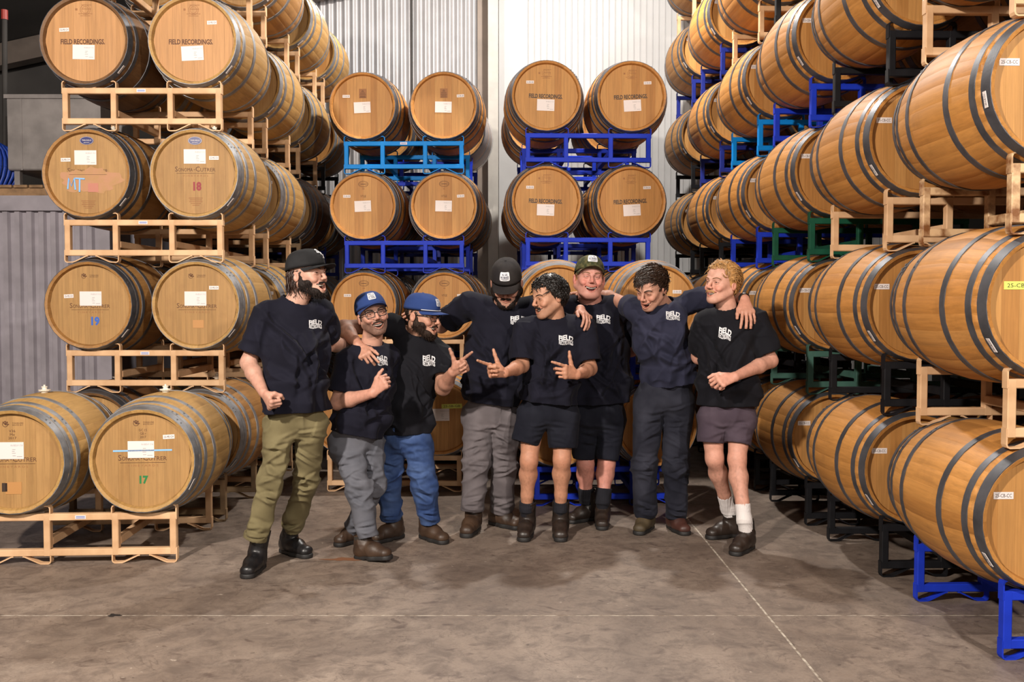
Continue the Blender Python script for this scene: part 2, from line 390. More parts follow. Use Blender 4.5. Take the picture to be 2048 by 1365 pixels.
def boards(n=8, R=RH - .024, y0=-HALF + .034, th=.012):
    out = []; ws = [.8, 1.1, .9, 1.2, 1.05, .85, 1.15, .95][:n]; s = sum(ws); x = -R
    for wd in ws:
        x1 = x + 2 * R * wd / s; a, b_ = x + .00025, x1 - .00025
        pts = []
        for k in range(5):
            xx = a + (b_ - a) * k / 4; pts.append((xx, math.sqrt(max(R * R - xx * xx, 0))))
        lo = [(p, -q) for p, q in reversed(pts)]
        cx_ = (a + b_) / 2; ring = [(p - cx_, q) for p, q in pts + lo]
        k = len(ring); v = [(p, y0, q) for p, q in ring] + [(p * 1.0, y0 + th, q) for p, q in ring]
        f = [tuple(range(k))] + [(i, i + k, (i + 1) % k + k, (i + 1) % k) for i in range(k)]
        m = mesh('head_board', v, f, HEAD['new'])
        bm = bmesh.new(); bm.from_mesh(m); bmesh.ops.recalc_face_normals(bm, faces=bm.faces)
        bm.to_mesh(m); bm.free()
        out.append((m, cx_)); x = x1
    return out
BOARDS = boards()
HEADR = RH - .024; HEADY = -HALF + .034
BACKHEAD = MB().lathe([(HEADR, HALF - .046), (HEADR, HALF - .034)], 32, 'y').build('rear_head', HEAD['new'])
# loose merged shell for barrels that stay in the dark behind the others
def shell_mesh():
    v = []; f = []
    for k in range(NST):
        rot = Matrix.Rotation(2 * PI * k / NST, 3, 'Y'); n = len(v)
        v += [tuple(rot @ x.co) for x in STAVE.vertices]; f += [tuple(n + i for i in p.vertices) for p in STAVE.polygons]
    return mesh('barrel_shell', v, f, OAK['mid'], False)
SHELL = shell_mesh()
HOOPSET = None
BUNG = MB().lathe([(.02, .0), (.021, .012), (.034, .014), (.036, .022), (.016, .024), (.013, .034), (.018, .036), (.018, .042), (.006, .043), (.006, .052)], 14).build('bung', WHITE, False)

# text as thin flat meshes -----------------------------------------------------
def text_mesh(s, size, mat, name='lettering', width=None, height=None, spacing=1.0, bold=0.0, lines=1.0):
    c = bpy.data.curves.new('txt', 'FONT'); c.body = s; c.size = size; c.align_x = 'CENTER'; c.align_y = 'CENTER'
    c.space_character = spacing; c.space_line = lines; c.offset = bold; c.resolution_u = 2
    o = bpy.data.objects.new('txt', c); C.objects.link(o)
    dg = bpy.context.evaluated_depsgraph_get(); m = bpy.data.meshes.new_from_object(o.evaluated_get(dg)); m.name = name
    bpy.data.objects.remove(o); bpy.data.curves.remove(c)
    co = np.empty(len(m.vertices) * 3); m.vertices.foreach_get('co', co); co = co.reshape(-1, 3)
    lo, hi = co.min(0), co.max(0); co -= (lo + hi) / 2
    if width: co[:, 0] *= width / max(hi[0] - lo[0], 1e-6)
    if height: co[:, 1] *= height / max(hi[1] - lo[1], 1e-6)
    m.vertices.foreach_set('co', co.ravel()); m.materials.clear(); m.materials.append(mat); m.update()
    return m
def face_mesh(m, flip=False):
    """turn an XY text mesh to face -Y"""
    m.transform(Matrix.Rotation(PI / 2, 4, 'X')); return m
def merge(name, items, mat=None):
    """items: (mesh, (x, y, z)) joined into one mesh, materials kept"""
    v = []; f = []; mi = []; mats = []
    for m, off in items:
        n = len(v); v += [tuple(x.co + Vector(off)) for x in m.vertices]
        for p in m.polygons:
            f.append(tuple(n + i for i in p.vertices))
            mm = m.materials[p.material_index]
            if mm not in mats: mats.append(mm)
            mi.append(mats.index(mm))
    out = mesh(name, v, f)
    for mm in mats: out.materials.append(mm)
    out.polygons.foreach_set('material_index', mi); return out
def rect(w_, h_, mat, name='card', y=0.0, th=.0012):
    return MB().box(-w_ / 2, w_ / 2, y - th, y, -h_ / 2, h_ / 2).build(name, mat)
GREYINK = plain('grey_ink', (.30, .29, .29), .6)
def card_mesh(code):
    it = [(rect(.150, .098, PAPER), (0, 0, 0))]
    t = face_mesh(text_mesh(code, .01, GREYINK, width=.066, height=.010)); it.append((t, (.036, -.0016, .030)))
    for i, (x, z, l) in enumerate(((.013, .004, .012), (.011, -.003, .01), (.013, -.010, .014), (.014, -.020, .012), (.034, -.023, .02))):
        it.append((rect(l * 1.5, .0030, GREYINK), (x * 1.5, -.0004, z * 1.5)))
    return merge('label_card', it)
CARDS = {k: card_mesh(k) for k in ('IN-BSG-F 17-2', 'IN-RED-F 17-8')}
YEL = plain('yellow_tape', (.62, .66, .12), .6)
def sticker(code, wd=.044, ht=.015, paper=PAPER, ink=INK):
    return merge('code_sticker', [(rect(wd, ht, paper), (0, 0, 0)), (face_mesh(text_mesh(code, .01, ink, width=wd * .82, height=ht * .5)), (0, -.0016, 0))])
ST_ME = sticker('25-ME-CH', .066, .025); ST_CB = sticker('25-CB-CC', .085, .030); ST_NEW = sticker('25-SB-GB', .066, .025); ST_YEL = sticker('25-SB-GB', .165, .036, YEL)
ST_YELC = sticker('25-CB-CC', .15, .034, YEL)
P_FIELD = face_mesh(text_mesh('FIELD RECORDINGS.', .04, BRAND, 'brand_print', width=.300, height=.036, bold=.0012))
P_FIELDK = face_mesh(text_mesh('FIELD RECORDINGS.', .04, INK, 'brand_print', width=.290, height=.038, bold=.0012))
def sonoma():
    its = [(face_mesh(text_mesh('S', .04, BRAND, height=.028)), (-.111, 0, .002)), (face_mesh(text_mesh('ONOMA', .03, BRAND, width=.085, height=.020)), (-.058, 0, -.002)),
           (face_mesh(text_mesh('-', .03, BRAND)), (-.006, 0, -.002)), (face_mesh(text_mesh('C', .04, BRAND, height=.028)), (.014, 0, .002)),
           (face_mesh(text_mesh('UTRER', .03, BRAND, width=.088, height=.020)), (.073, 0, -.002)),
           (rect(.22, .0015, BRAND), (0, 0, -.022)), (face_mesh(text_mesh('V I N E Y A R D S', .02, FAINT, width=.15, height=.010)), (0, 0, -.036))]
    m = merge('vineyard_print', its); m.transform(Matrix.Diagonal((1.17, 1, 1.2, 1))); return m
P_SONOMA = sonoma()
def emblem(kind):
    its = []
    if kind == 'barrel':                     # small barrel sketch with a flourish
        for r_ in (.016, .024):
            its.append((MB().lathe([(r_, -.0004), (r_ + .0016, -.0004)], 16, 'y', close=False).build('ring', FAINT), (0, 0, .004)))
        for z, l in ((.028, .05), (-.016, .07), (-.026, .05), (.008, .044)): its.append((rect(l, .002, FAINT), (.006 * (z > 0), 0, z)))
        its.append((rect(.010, .010, FAINT), (-.045, 0, .006)))
    elif kind == 'oval':
        b = MB().lathe([(.030, -.0004), (.033, -.0004)], 24, 'y', close=False); b.v = [(x, y, z * .62) for x, y, z in b.v]
        its.append((b.build('ring', BRAND), (0, 0, 0)))
        b = MB().lathe([(.023, -.0004), (.0245, -.0004)], 24, 'y', close=False); b.v = [(x, y, z * .6) for x, y, z in b.v]
        its.append((b.build('ring', BRAND), (0, 0, 0)))
        its.append((rect(.036, .004, BRAND), (0, 0, 0))); its.append((rect(.014, .006, FAINT), (0, 0, -.032)))
    elif kind == 'leaf':
        for a_ in (-.7, 0, .7, 1.5): its.append((MB().tube([(0, 0, 0), (.016 * math.sin(a_), 0, .016 * math.cos(a_))], .0018, 5).build('l', BRAND), (-.030, 0, -.002)))
        its.append((MB().lathe([(.010, -.0004), (.0122, -.0004)], 14, 'y', close=False).build('ring', BRAND), (-.030, 0, .0)))
        its.append((face_mesh(text_mesh('TONNELLERIE\nBOUTES 2017', .01, BRAND, width=.046, height=.014)), (.022, 0, 0)))
    elif kind == 'crest':
        its.append((rect(.05, .062, FAINT), (0, 0.0004, 0)))
        for z, l in ((.02, .012), (.012, .018), (.002, .034), (-.008, .04), (-.018, .036), (-.026, .04)): its.append((rect(l, .0032, BRAND), (0, -.0006, z)))
    elif kind == 'lines':
        for i, l in enumerate((.07, .06, .066, .05, .034)): its.append((rect(l, .003, FAINT), (0, 0, -.009 * i)))
    m = merge('cooper_emblem', its); m.transform(Matrix.Diagonal((1.35, 1, 1.35, 1))); return m
EMB = {k: emblem(k) for k in ('barrel', 'oval', 'leaf', 'crest', 'lines')}
def stencil(s, mat, wd, ht): return face_mesh(text_mesh(s, .06, mat, 'stencil_number', width=wd, height=ht, bold=.003))
RED = plain('red_paint', (.22, .012, .02), .6); BLUEP = plain('blue_paint', (.025, .10, .42), .6); GREENP = plain('green_paint', (.012, .16, .04), .6)
CHALK = plain('blue_chalk', (.22, .47, .85), .8); NAVYL = plain('navy_label', (.012, .016, .11), .4); PINK = plain('pink_wine_stain', (.40, .200, .105), .7, 0, .25, 14, dark=(.36, .200, .078))
PATCH = plain('amber_patch', (.42, .205, .065), .6); DARKST = plain('dark_seep', (.035, .018, .010), .7)
def blotch(w_, h_, seed, mat):
    rs = random.Random(seed); n = 40; v = [(0, -.0003, 0)]; ph = [rs.uniform(0, 6.28) for _ in range(5)]
    for i in range(n):
        a = 2 * PI * i / n; q = 1 + .16 * math.sin(2 * a + ph[0]) + .12 * math.sin(5 * a + ph[1]) + .08 * math.sin(11 * a + ph[2]) + .05 * math.sin(17 * a + ph[3]); v.append((w_ * .5 * q * math.cos(a), -.0003, h_ * .5 * q * math.sin(a)))
    return mesh('stain', v, [(0, i + 1, (i + 1) % n + 1) for i in range(n)], mat)
PINKM = blotch(.36, .19, 4, PINK)
def plaque():
    b = MB().lathe([(.037, -.0016), (.037, 0)], 28, 'y'); b.v = [(x, y, z * .58) for x, y, z in b.v]
    r = MB().lathe([(.0335, -.0019), (.0350, -.0019)], 28, 'y', close=False); r.v = [(x, y, z * .58) for x, y, z in r.v]
    return merge('oval_plaque', [(b.build('p', NAVYL), (0, 0, 0)), (r.build('r', PAPER), (0, 0, 0)), (face_mesh(text_mesh('TRIBUNELLE', .01, PAPER, width=.050, height=.007)), (0, -.0022, .002)), (face_mesh(text_mesh('BARREL RENEWAL', .008, PAPER, width=.03, height=.004)), (0, -.0022, -.010))])
PLAQUE = plaque(); PLAQUE.transform(Matrix.Diagonal((1.3, 1, 1.3, 1)))

NB = [0]
def barrel(loc, rotz, wood, head, steel, label, hoops=3, group=None, deco=(), full=True, roll=0.0, bung=False):
    t = thing('wine_barrel', label, 'barrel', loc, rotz, group)
    z = RB
    rng = random.Random(NB[0]); NB[0] += 1
    if full:
        k0 = rng.random() * 2 * PI / NST + roll
        for k in range(NST): part('stave', STAVE, t, (0, 0, z), (0, k0 + 2 * PI * k / NST, 0), OAK[wood])
        hs = HOOPS3 if hoops == 3 else HOOPS4
        for h in hs:
            part('hoop', h, t, (0, 0, z), (0, rng.random() * .5, 0), STEEL[steel])
            part('hoop', h, t, (0, 0, z), (0, rng.random() * .5, PI), STEEL[steel])
        for m, cx_ in BOARDS: part('head_board', m, t, (cx_, 0, z), None, HEAD[head])
        part('rear_head', BACKHEAD, t, (0, 0, z), None, HEAD[head])
    else:
        part('barrel_shell', SHELL, t, (0, 0, z), None, OAK[wood])
        for h in HOOPS3: part('hoop', h, t, (0, 0, z), None, STEEL[steel])
        part('rear_head', BACKHEAD, t, (0, 0, z), (0, 0, PI), HEAD[head]); part('rear_head', BACKHEAD, t, (0, 0, z), None, HEAD[head])
    if bung: part('bung', BUNG, t, (0, 0, 2 * RB - .004))
    for d in deco:
        nm, me, x, zz = d[:4]; tilt = d[4] if len(d) > 4 else 0
        part(nm, me, t, (x, HEADY - .0008, z + zz), (0, tilt, 0), label=d[5] if len(d) > 5 else None)
    return t
def hoop_tag(t, code_mesh, ang, d=.03):
    """small sticker lying on the front chime hoop"""
    r = rad(1 - d / HALF) + .0055
    part('hoop_sticker', TAGM, t, (r * math.sin(ang), -HALF + d, RB + r * math.cos(ang)), (0, ang, 0))
TAGM = merge('hoop_sticker', [(MB().box(-.034, .034, -.0125, .0125, -.001, .001).build('s', PAPER), (0, 0, 0)), (text_mesh('25-CB-CC', .01, INK, width=.048, height=.011), (0, 0, .0016))])

# ---------------------------------------------------------------- racks
RW, RD, RHT, RP, LH = 1.094, 0.80, 0.343, 1.232, 0.90      # rack width, depth, height; pitch in depth; layer pitch
SP = 0.735; BX = (-RW / 2 - 0, 0)
def rail_m(top):
    z0 = .255 if top else .048
    return MB().box(-RW / 2 + .004, RW / 2 - .004, -.022, .022, z0, z0 + .040, .004).build('rail', PAINT['tan'])
RAIL = [rail_m(0), rail_m(1)]
POST = MB().box(-.019, .019, -.0225, .0225, .050, .293, .004).build('post', PAINT['tan'])
def cradle_m(side, top):
    w0 = -RW / 2 if side < 0 else RW / 2 - .376; w1 = w0 + .376; c = w0 + .188; b = MB(); s = .004
    def Z(z): return z if top else RHT - z
    for x, d in ((w0, 1), (w1, -1)):
        pts = [(x + d * s, Z(.255)), (x + d * s, Z(.325)), (x + d * (s + .004), Z(.335)), (x + d * (s + .014), Z(.340)), (x + d * .06, Z(.339)), (x + d * .075, Z(.334)), (x + d * .150, Z(.298)), (x + d * .162, Z(.296))]
        b.strip(pts, .007, -.020, .020)
    return b.build('cradle', PAINT['tan'])
CRADLE = [[cradle_m(s, t) for t in (0, 1)] for s in (-1, 1)]
TUBE = MB().box(-.022, .022, .02, RD - .02, .105, .150, .004).build('tie_bar', PAINT['tan'])
PLATE = merge('rack_plate', [(rect(.062, .022, PAPER), (0, 0, 0)), (rect(.05, .004, BLUEP), (0, -.0006, .003)), (rect(.05, .003, BLUEP), (0, -.0006, -.005))])
def rack(loc, rotz, paint, label, plate=False, group=None):
    """loc = middle of the front frame at its lower loops"""
    t = thing('barrel_rack', label, 'rack', loc, rotz, group); P = PAINT[paint]
    for y in (0, RD):
        for r_ in RAIL: part('rail', r_, t, (0, y, 0), None, P)
        for x in (-RW / 2 + .023, -RW / 2 + .353, RW / 2 - .353, RW / 2 - .023): part('post', POST, t, (x, y, 0), None, P)
        for s in (0, 1):
            for tp in (0, 1): part('cradle', CRADLE[s][tp], t, (0, y, 0), None, P)
    for x in (-RW / 2 + .353, RW / 2 - .353): part('tie_bar', TUBE, t, (x, 0, 0), None, P)
    if plate: part('rack_plate', PLATE, t, (0.0, -.0235, .275))
    return t

class Stack:
    """racks one behind another; (x, y) = corner of the first front frame, side = which corner (+1 right, -1 left)"""
    def __init__(s, x, y, yaw, side, name='stack'):
        s.name = name
        s.x, s.y, s.yaw, s.side = x, y, yaw, side; s.c, s.s = math.cos(yaw), math.sin(yaw)
    def at(s, a, d):
        a = a - s.side * RW / 2
        return (s.x + a * s.c - d * s.s, s.y + a * s.s + d * s.c)
    def rack(s, row, level, paint, label, **k):
        x, y = s.at(0, row * RP); return rack((x, y, (level - 1) * LH), s.yaw, paint, label, group='barrel racks of the ' + s.name, **k)
    def barrel(s, row, layer, colm, *a, jit=0.0, **k):
        x, y = s.at(colm * SP / 2, row * RP + RD / 2 + jit)
        return barrel((x, y, (layer - 1) * LH + .249), s.yaw, *a, group='wine barrels of the ' + s.name, **k)
ORD = ['bottom', 'second', 'third', 'fourth', 'fifth', 'sixth']; ROW = ['front', 'second', 'third', 'fourth', 'fifth', 'farthest']
PN = {'tan': 'tan', 'blue': 'royal blue', 'sky': 'sky blue', 'navy': 'navy', 'green': 'green', 'sage': 'grey green', 'black': 'black', 'olive': 'dull tan', 'rust': 'rusty tan'}
WN = {'new': 'golden', 'aged': 'weathered yellow', 'dark': 'dark brown', 'mid': 'amber'}

# --- left stack: four rows deep, two wide
L = Stack(-1.990, 6.590, .0049, 1, 'tall left stack'); FR = Stack(-1.961, 5.536, .0613, 1, 'front left rack')
wood_l = {0: 'aged', 1: 'aged', 2: 'aged', 3: 'mid'}
for row in range(4):
    for lev in range(1, 6):
        if row == 0 and lev == 1: paint = 'olive'
        else: paint = ['tan', 'tan', 'tan', 'black'][row] if not (row == 2 and lev in (3,)) else 'olive'
        if row == 3: paint = {1: 'black', 2: 'black', 3: 'navy', 4: 'black', 5: 'tan'}[lev]
        L.rack(row, lev, paint, '%s barrel rack, %s level of the %s row in the tall left stack' % (PN[paint], ORD[lev - 1], ROW[row]), plate=(row == 0 and lev in (2, 3, 4)))
CH = lambda k='IN-BSG-F 17-2': CARDS[k]
me_l = ('code_sticker', ST_ME)
deco_l = {
 (4, -1): [('cooper_emblem', EMB['barrel'], .0, .205), ('brand_print', P_FIELD, -.02, -.005), ('label_card', CH(), -.015, -.075, .02), ('code_sticker', ST_ME, -.145, .075, -.06)],
 (4, 1): [('cooper_emblem', EMB['barrel'], .0, .205), ('brand_print', P_FIELD, -.02, -.005), ('label_card', CH(), -.010, -.082, -.05), ('code_sticker', ST_ME, .125, .125, -.04)],
 (3, -1): [('oval_plaque', PLAQUE, -.005, .225), ('label_card', CH(), -.015, .110), ('code_sticker', ST_ME, -.150, .095, -.02), ('vineyard_print', P_SONOMA, -.0, .020),
           ('pink_stain', PINKM, .02, -.045, .0, 'faint pink wine stain'), ('pink_patch', rect(.07, .06, plain('pink_square', (.42, .165, .115), .7)), .035, -.095, 0, 'pinker square patch'), ('cooper_emblem', EMB['lines'], .0, -.185)],
 (3, 1): [('oval_plaque', PLAQUE, -.000, .225), ('label_card', CH(), -.003, .118), ('code_sticker', ST_ME, .128, .108), ('vineyard_print', P_SONOMA, -.0, .030),
          ('stencil_number', stencil('18', RED, .056, .062), .012, -.085), ('cooper_emblem', EMB['lines'], .0, -.165)],
 (2, -1): [('cooper_emblem', EMB['leaf'], .0, .20), ('label_card', CH(), .005, .045), ('code_sticker', ST_ME, -.145, .062, -.05), ('vineyard_print', P_SONOMA, -.0, -.005),
           ('stencil_number', stencil('19', BLUEP, .058, .062), .035, -.11)],
 (2, 1): [('cooper_emblem', EMB['leaf'], .0, .20), ('label_card', CH(), -.010, .045), ('code_sticker', ST_ME, .118, .120), ('vineyard_print', P_SONOMA, -.0, -.005),
          ('amber_patch', rect(.075, .055, PATCH), .008, -.130, 0, 'amber patched square')],
}
lab_l = {(4, -1): 'dark sided oak barrel with pale stamped head, topmost at the far left', (4, 1): 'pale headed oak barrel right of the topmost left one, white card tilted',
 (3, -1): 'oak barrel with blue oval plaque, pink stain and chalk letters MT', (3, 1): 'oak barrel with blue oval plaque and dark red number 18',
 (2, -1): 'stained oak barrel with blue number 19 in left stack', (2, 1): 'oak barrel with amber patch, right of the barrel numbered 19'}
for row in range(4):
    for lay in range(1, 6):
        for cl in (-1, 1):
            if row == 0 and lay == 5: continue
            if row == 0 and lay == 4 and cl == -1: wd = 'dark'
            elif row == 0: wd = 'mid' if (cl == -1) else 'aged'
            elif row == 2 and lay in (2, 3): wd = 'dark'
            elif row == 3 and lay < 5: wd = 'dark' if lay < 3 else 'mid'
            else: wd = 'aged' if lay < 5 else ('mid' if row == 1 else 'aged')
            if row == 0 and lay == 1: wd = 'dark' if cl == -1 else 'mid'
            if row == 0 and lay > 1: lab = lab_l[(lay, cl)]
            else: lab = '%s oak barrel, %s layer, %s row of tall left stack, %s side' % (WN[wd], ORD[lay - 1], ROW[row], 'left' if cl < 0 else 'right')
            hd = 'rosy' if (row == 0 and lay == 4) else 'new' if row == 3 else 'aged'
            dc = deco_l.get((lay, cl), ()) if row == 0 else ([('code_sticker', ST_ME, .19, .10)] if row else ())
            t = L.barrel(row, lay, cl, wd, hd, 'dark' if wd == 'dark' or (row == 0 and cl == -1) else 'light', lab, hoops=4 if lay < 4 else 3, deco=dc, roll=.03, bung=(row == 0))
            if cl == 1 or row == 0: hoop_tag(t, None, 2.25 + .1 * row)
            if row == 0 and (lay, cl) == (3, -1):
                tb = MB(); y = HEADY - .003
                tb.tube([(-.138, y, RB - .105), (-.130, y, RB - .03), (-.112, y, RB - .085), (-.092, y, RB - .03), (-.086, y, RB - .11)], .0055, 6)
                tb.tube([(-.085, y, RB - .032), (-.02, y, RB - .036)], .0055, 6).tube([(-.055, y, RB - .034), (-.058, y, RB - .125)], .0055, 6)
                part('chalk_letters', tb.build('chalk_letters', CHALK), t, label='blue chalk letters MT')
FR.rack(0, 1, 'tan', 'tan barrel rack on the floor, nearest on the left, under barrel 17', plate=True)
t = FR.barrel(0, 1, 1, 'aged', 'aged', 'light', 'oak barrel with green number 17 and blue chalk line, front left rack', hoops=4, bung=True,
   deco=[('cooper_emblem', EMB['leaf'], .0, .215), ('stencil_number', face_mesh(text_mesh('GC 15\nGB r\n2017', .02, BRAND, 'cask_code', width=.045, height=.055)), -.002, .155), ('label_card', CH('IN-RED-F 17-8'), -.014, .062), ('code_sticker', ST_ME, .145, .135, -.05), ('vineyard_print', P_SONOMA, -.005, .012),
         ('stencil_number', stencil('17', GREENP, .050, .048), .0, -.115), ('chalk_line', rect(.335, .009, CHALK), -.005, .056, -.012, 'blue chalk line')])
hoop_tag(t, None, 2.05)
t = FR.barrel(0, 1, -1, 'aged', 'aged', 'light', 'oak barrel with leaking amber patch, cut by the left edge of the photo', hoops=4, bung=True,
   deco=[('cooper_emblem', EMB['leaf'], .0, .215), ('stencil_number', face_mesh(text_mesh('V36\nMx\n2017', .02, BRAND, 'cask_code', width=.045, height=.055)), -.002, .155), ('label_card', CH('IN-RED-F 17-8'), -.014, .062), ('vineyard_print', P_SONOMA, -.005, .012),
         ('amber_patch', rect(.09, .07, PATCH), .0, -.155, 0, 'amber patched square'), ('dark_seep', rect(.03, .05, DARKST), -.05, -.15)])

# --- right stack: six rows deep, six high
R = Stack(2.074, 3.995, .0281, -1, 'long right stack')
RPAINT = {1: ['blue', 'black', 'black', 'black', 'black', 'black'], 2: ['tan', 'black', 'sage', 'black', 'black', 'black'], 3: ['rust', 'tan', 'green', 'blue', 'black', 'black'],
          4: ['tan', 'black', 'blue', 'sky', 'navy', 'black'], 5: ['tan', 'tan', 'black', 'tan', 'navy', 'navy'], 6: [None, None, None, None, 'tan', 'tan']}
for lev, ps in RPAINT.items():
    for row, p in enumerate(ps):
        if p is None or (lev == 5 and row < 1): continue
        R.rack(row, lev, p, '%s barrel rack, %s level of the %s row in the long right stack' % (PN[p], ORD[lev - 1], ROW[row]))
for lay in range(1, 7):
    for row in range(6):
        if (lay == 5 and row < 2) or (lay == 6 and row < 4): continue
        lab = 'golden oak barrel, %s layer, %s row of the long right stack' % (ORD[lay - 1], ROW[row])
        dc = [('code_sticker', ST_CB, -.205, .10)]
        if row == 0 and lay == 2: dc = [('tape_label', ST_YELC, -.135, .08, 0, 'yellow green tape label')]
        if row == 0 and lay == 1: dc = [('code_sticker', ST_CB, -.195, .10)]
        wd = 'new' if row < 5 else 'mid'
        t = R.barrel(row, lay, -1, wd, 'new', 'dark', lab, hoops=3, deco=dc)
        hoop_tag(t, None, -2.15 if lay != 3 or row else -1.75)
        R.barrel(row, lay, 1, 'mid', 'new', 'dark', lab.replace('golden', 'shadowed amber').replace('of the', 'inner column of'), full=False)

# --- back left block behind the men
B1 = Stack(-.4347, 8.688, -.0232, 1, 'block left of the column'); BF = Stack(-.4026, 7.643, -.0229, 1, 'floor rack behind the men')
for row in range(2):
    for lev, p in {1: 'black', 2: 'tan', 3: 'blue', 4: 'sky'}.items():
        if row: p = {1: 'black', 2: 'blue', 3: 'navy', 4: 'blue'}[lev]
        B1.rack(row, lev, p, '%s barrel rack, %s level of %s row in the block left of the column' % (PN[p], ORD[lev - 1], ROW[row]), plate=(row == 0 and lev == 4))
    for lay in range(1, 5):
        for cl in (-1, 1):
            dc = []
            if row == 0:
                dc = [('code_sticker', ST_NEW, -.15 * (1 if cl < 0 else -1), .09, 0 if cl < 0 else -.06), ('label_card', CH(), -.005, 0.0 if lay == 3 else -.01, -.04 if cl < 0 else .02)]
                if lay == 4: dc += [('cooper_emblem', EMB['crest'], -.0, .115)]
                else: dc += [('cooper_emblem', EMB['oval'], .0, .20), ('cask_code', face_mesh(text_mesh('VTGE', .02, BRAND, 'cask_code', width=.05, height=.02)), 0, .09)]
                if lay == 2: dc = [d for d in dc if d[0] != 'label_card']
            tb = B1.barrel(row, lay, cl, 'new' if row == 0 else 'mid', 'new', 'dark', 'pale golden barrel, %s layer, %s row, %s side of block left of the column' % (ORD[lay - 1], ROW[row], 'left' if cl < 0 else 'right'), hoops=4, deco=dc)
BF.rack(0, 1, 'tan', 'tan barrel rack on the floor behind the men in blue caps', plate=True)
for cl in (-1, 1):
    dc = [('cooper_emblem', EMB['leaf'], .0, .18), ('label_card', CH(), .005 if cl > 0 else 0, .02, -.02), ('code_sticker', ST_YEL, .10, .09, -.03, 'yellow green tape label')] if cl > 0 else ()
    BF.barrel(0, 1, cl, 'new', 'new', 'light', 'oak barrel %s on the floor rack behind the men in caps' % ('with yellow tape label, right' if cl > 0 else 'mostly hidden, left'), hoops=4, deco=dc)

# clear film round the rear top right barrel of that block
def film():
    m, N, Lk, Bs = nt('clear_film'); o_ = [x for x in N if x.type == 'OUTPUT_MATERIAL'][0]
    t_ = N.new('ShaderNodeBsdfTransparent'); x_ = N.new('ShaderNodeMixShader'); x_.inputs[0].default_value = .38
    Bs.inputs['Base Color'].default_value = (.75, .75, .80, 1); Bs.inputs['Roughness'].default_value = .18
    Lk.new(t_.outputs[0], x_.inputs[1]); Lk.new(Bs.outputs[0], x_.inputs[2]); Lk.new(x_.outputs[0], o_.inputs[0]); return m
fm = MB(); fm.lathe([(rad(t) + .014 + .003 * math.sin(t * 23), t * (HALF + .01)) for t in [-1 + .125 * k for k in range(17)]], 40, 'y', close=False)
fx, fy = B1.at(SP / 2, RP + RD / 2)
ft = part('plastic_film', fm.build('plastic_film', film(), True), None, (fx, fy, 3 * LH + .249 + RB), (0, 0, B1.yaw)); tag(ft, 'clear plastic film wrapped round the rear barrel beside the column', 'plastic wrap')

# --- back right block
B2 = Stack(.115, 8.29, .03, -1, 'block right of the column')
B3 = Stack(.165, 7.10, .03, -1, 'nearest blue racks behind the men')
for row in range(2):
    for lev in range(1, 5):
        p = 'blue' if row == 0 else ('navy' if lev < 4 else 'blue')
        B2.rack(row, lev, p, '%s barrel rack, %s level of %s row in the block right of the column' % (PN[p], ORD[lev - 1], 'main' if row == 0 else 'rear'))
    for lay in range(1, 5):
        for cl in (-1, 1):
            dc = []
            if row == 0 and lay > 2:
                dc = [('cooper_emblem', EMB['barrel'], .0, .19), ('brand_print', P_FIELDK, -.005, -.0, .03 if cl < 0 else -.05), ('label_card', CH(), -.005 if cl < 0 else .01, -.075, .03 if cl < 0 else -.06), ('code_sticker', ST_NEW, -.14 if cl < 0 else .14, .12, 0 if cl < 0 else -.05)]
            B2.barrel(row, lay, cl, 'new', 'new', 'dark', 'amber headed barrel, %s layer, %s row, %s side of block right of column' % (ORD[lay - 1], 'main' if row == 0 else 'rear', 'left' if cl < 0 else 'right'), hoops=4, deco=dc)
for lev in (1, 2): B3.rack(0, lev, 'blue', 'royal blue rack, %s level, nearest behind the man in camouflage cap' % ORD[lev - 1])
for lay in (1, 2):
    for cl in (-1, 1):
        dc = [('cooper_emblem', EMB['crest'], -.02, .16)] if cl < 0 else [('code_sticker', ST_NEW, .15, .10)]
        if lay == 1: dc = [('label_card', CH(), .0, .10)]
        B3.barrel(0, lay, cl, 'new', 'new', 'light', 'bright oak barrel, %s layer, %s side, on nearest blue racks behind the men' % (ORD[lay - 1], 'left' if cl < 0 else 'right'), hoops=4, deco=dc)

# ================================================================ people
_cp, _sp = math.cos(PITCH), math.sin(PITCH)
def W(u, v, y):
    """world point seen at photo pixel (u, v) when it stands at depth y"""
    t = (682.5 - v) / F_PX; zr = y * (t * _cp - _sp) / (_cp + t * _sp)
    return np.array(((u - 1024) / F_PX * (y * _cp - zr * _sp), y, CAM_H + zr))
def nrm(v): v = np.asarray(v, float); return v / max(np.linalg.norm(v), 1e-9)
def lerp(a, b, t): return a + (b - a) * t

# ---- value noise
_rs = np.random.RandomState(5); _LAT = _rs.rand(32, 32, 32).astype(np.float32)
def vnoise(p):
    p = np.asarray(p, np.float32); i = np.floor(p).astype(int); f = p - i; f = f * f * (3 - 2 * f); i &= 31; j = (i + 1) & 31
    x0, y0, z0 = i[:, 0], i[:, 1], i[:, 2]; x1, y1, z1 = j[:, 0], j[:, 1], j[:, 2]; fx, fy, fz = f[:, 0], f[:, 1], f[:, 2]
    c00 = _LAT[x0, y0, z0] * (1 - fx) + _LAT[x1, y0, z0] * fx; c10 = _LAT[x0, y1, z0] * (1 - fx) + _LAT[x1, y1, z0] * fx
    c01 = _LAT[x0, y0, z1] * (1 - fx) + _LAT[x1, y0, z1] * fx; c11 = _LAT[x0, y1, z1] * (1 - fx) + _LAT[x1, y1, z1] * fx
    return (c00 * (1 - fy) + c10 * fy) * (1 - fz) + (c01 * (1 - fy) + c11 * fy) * fz

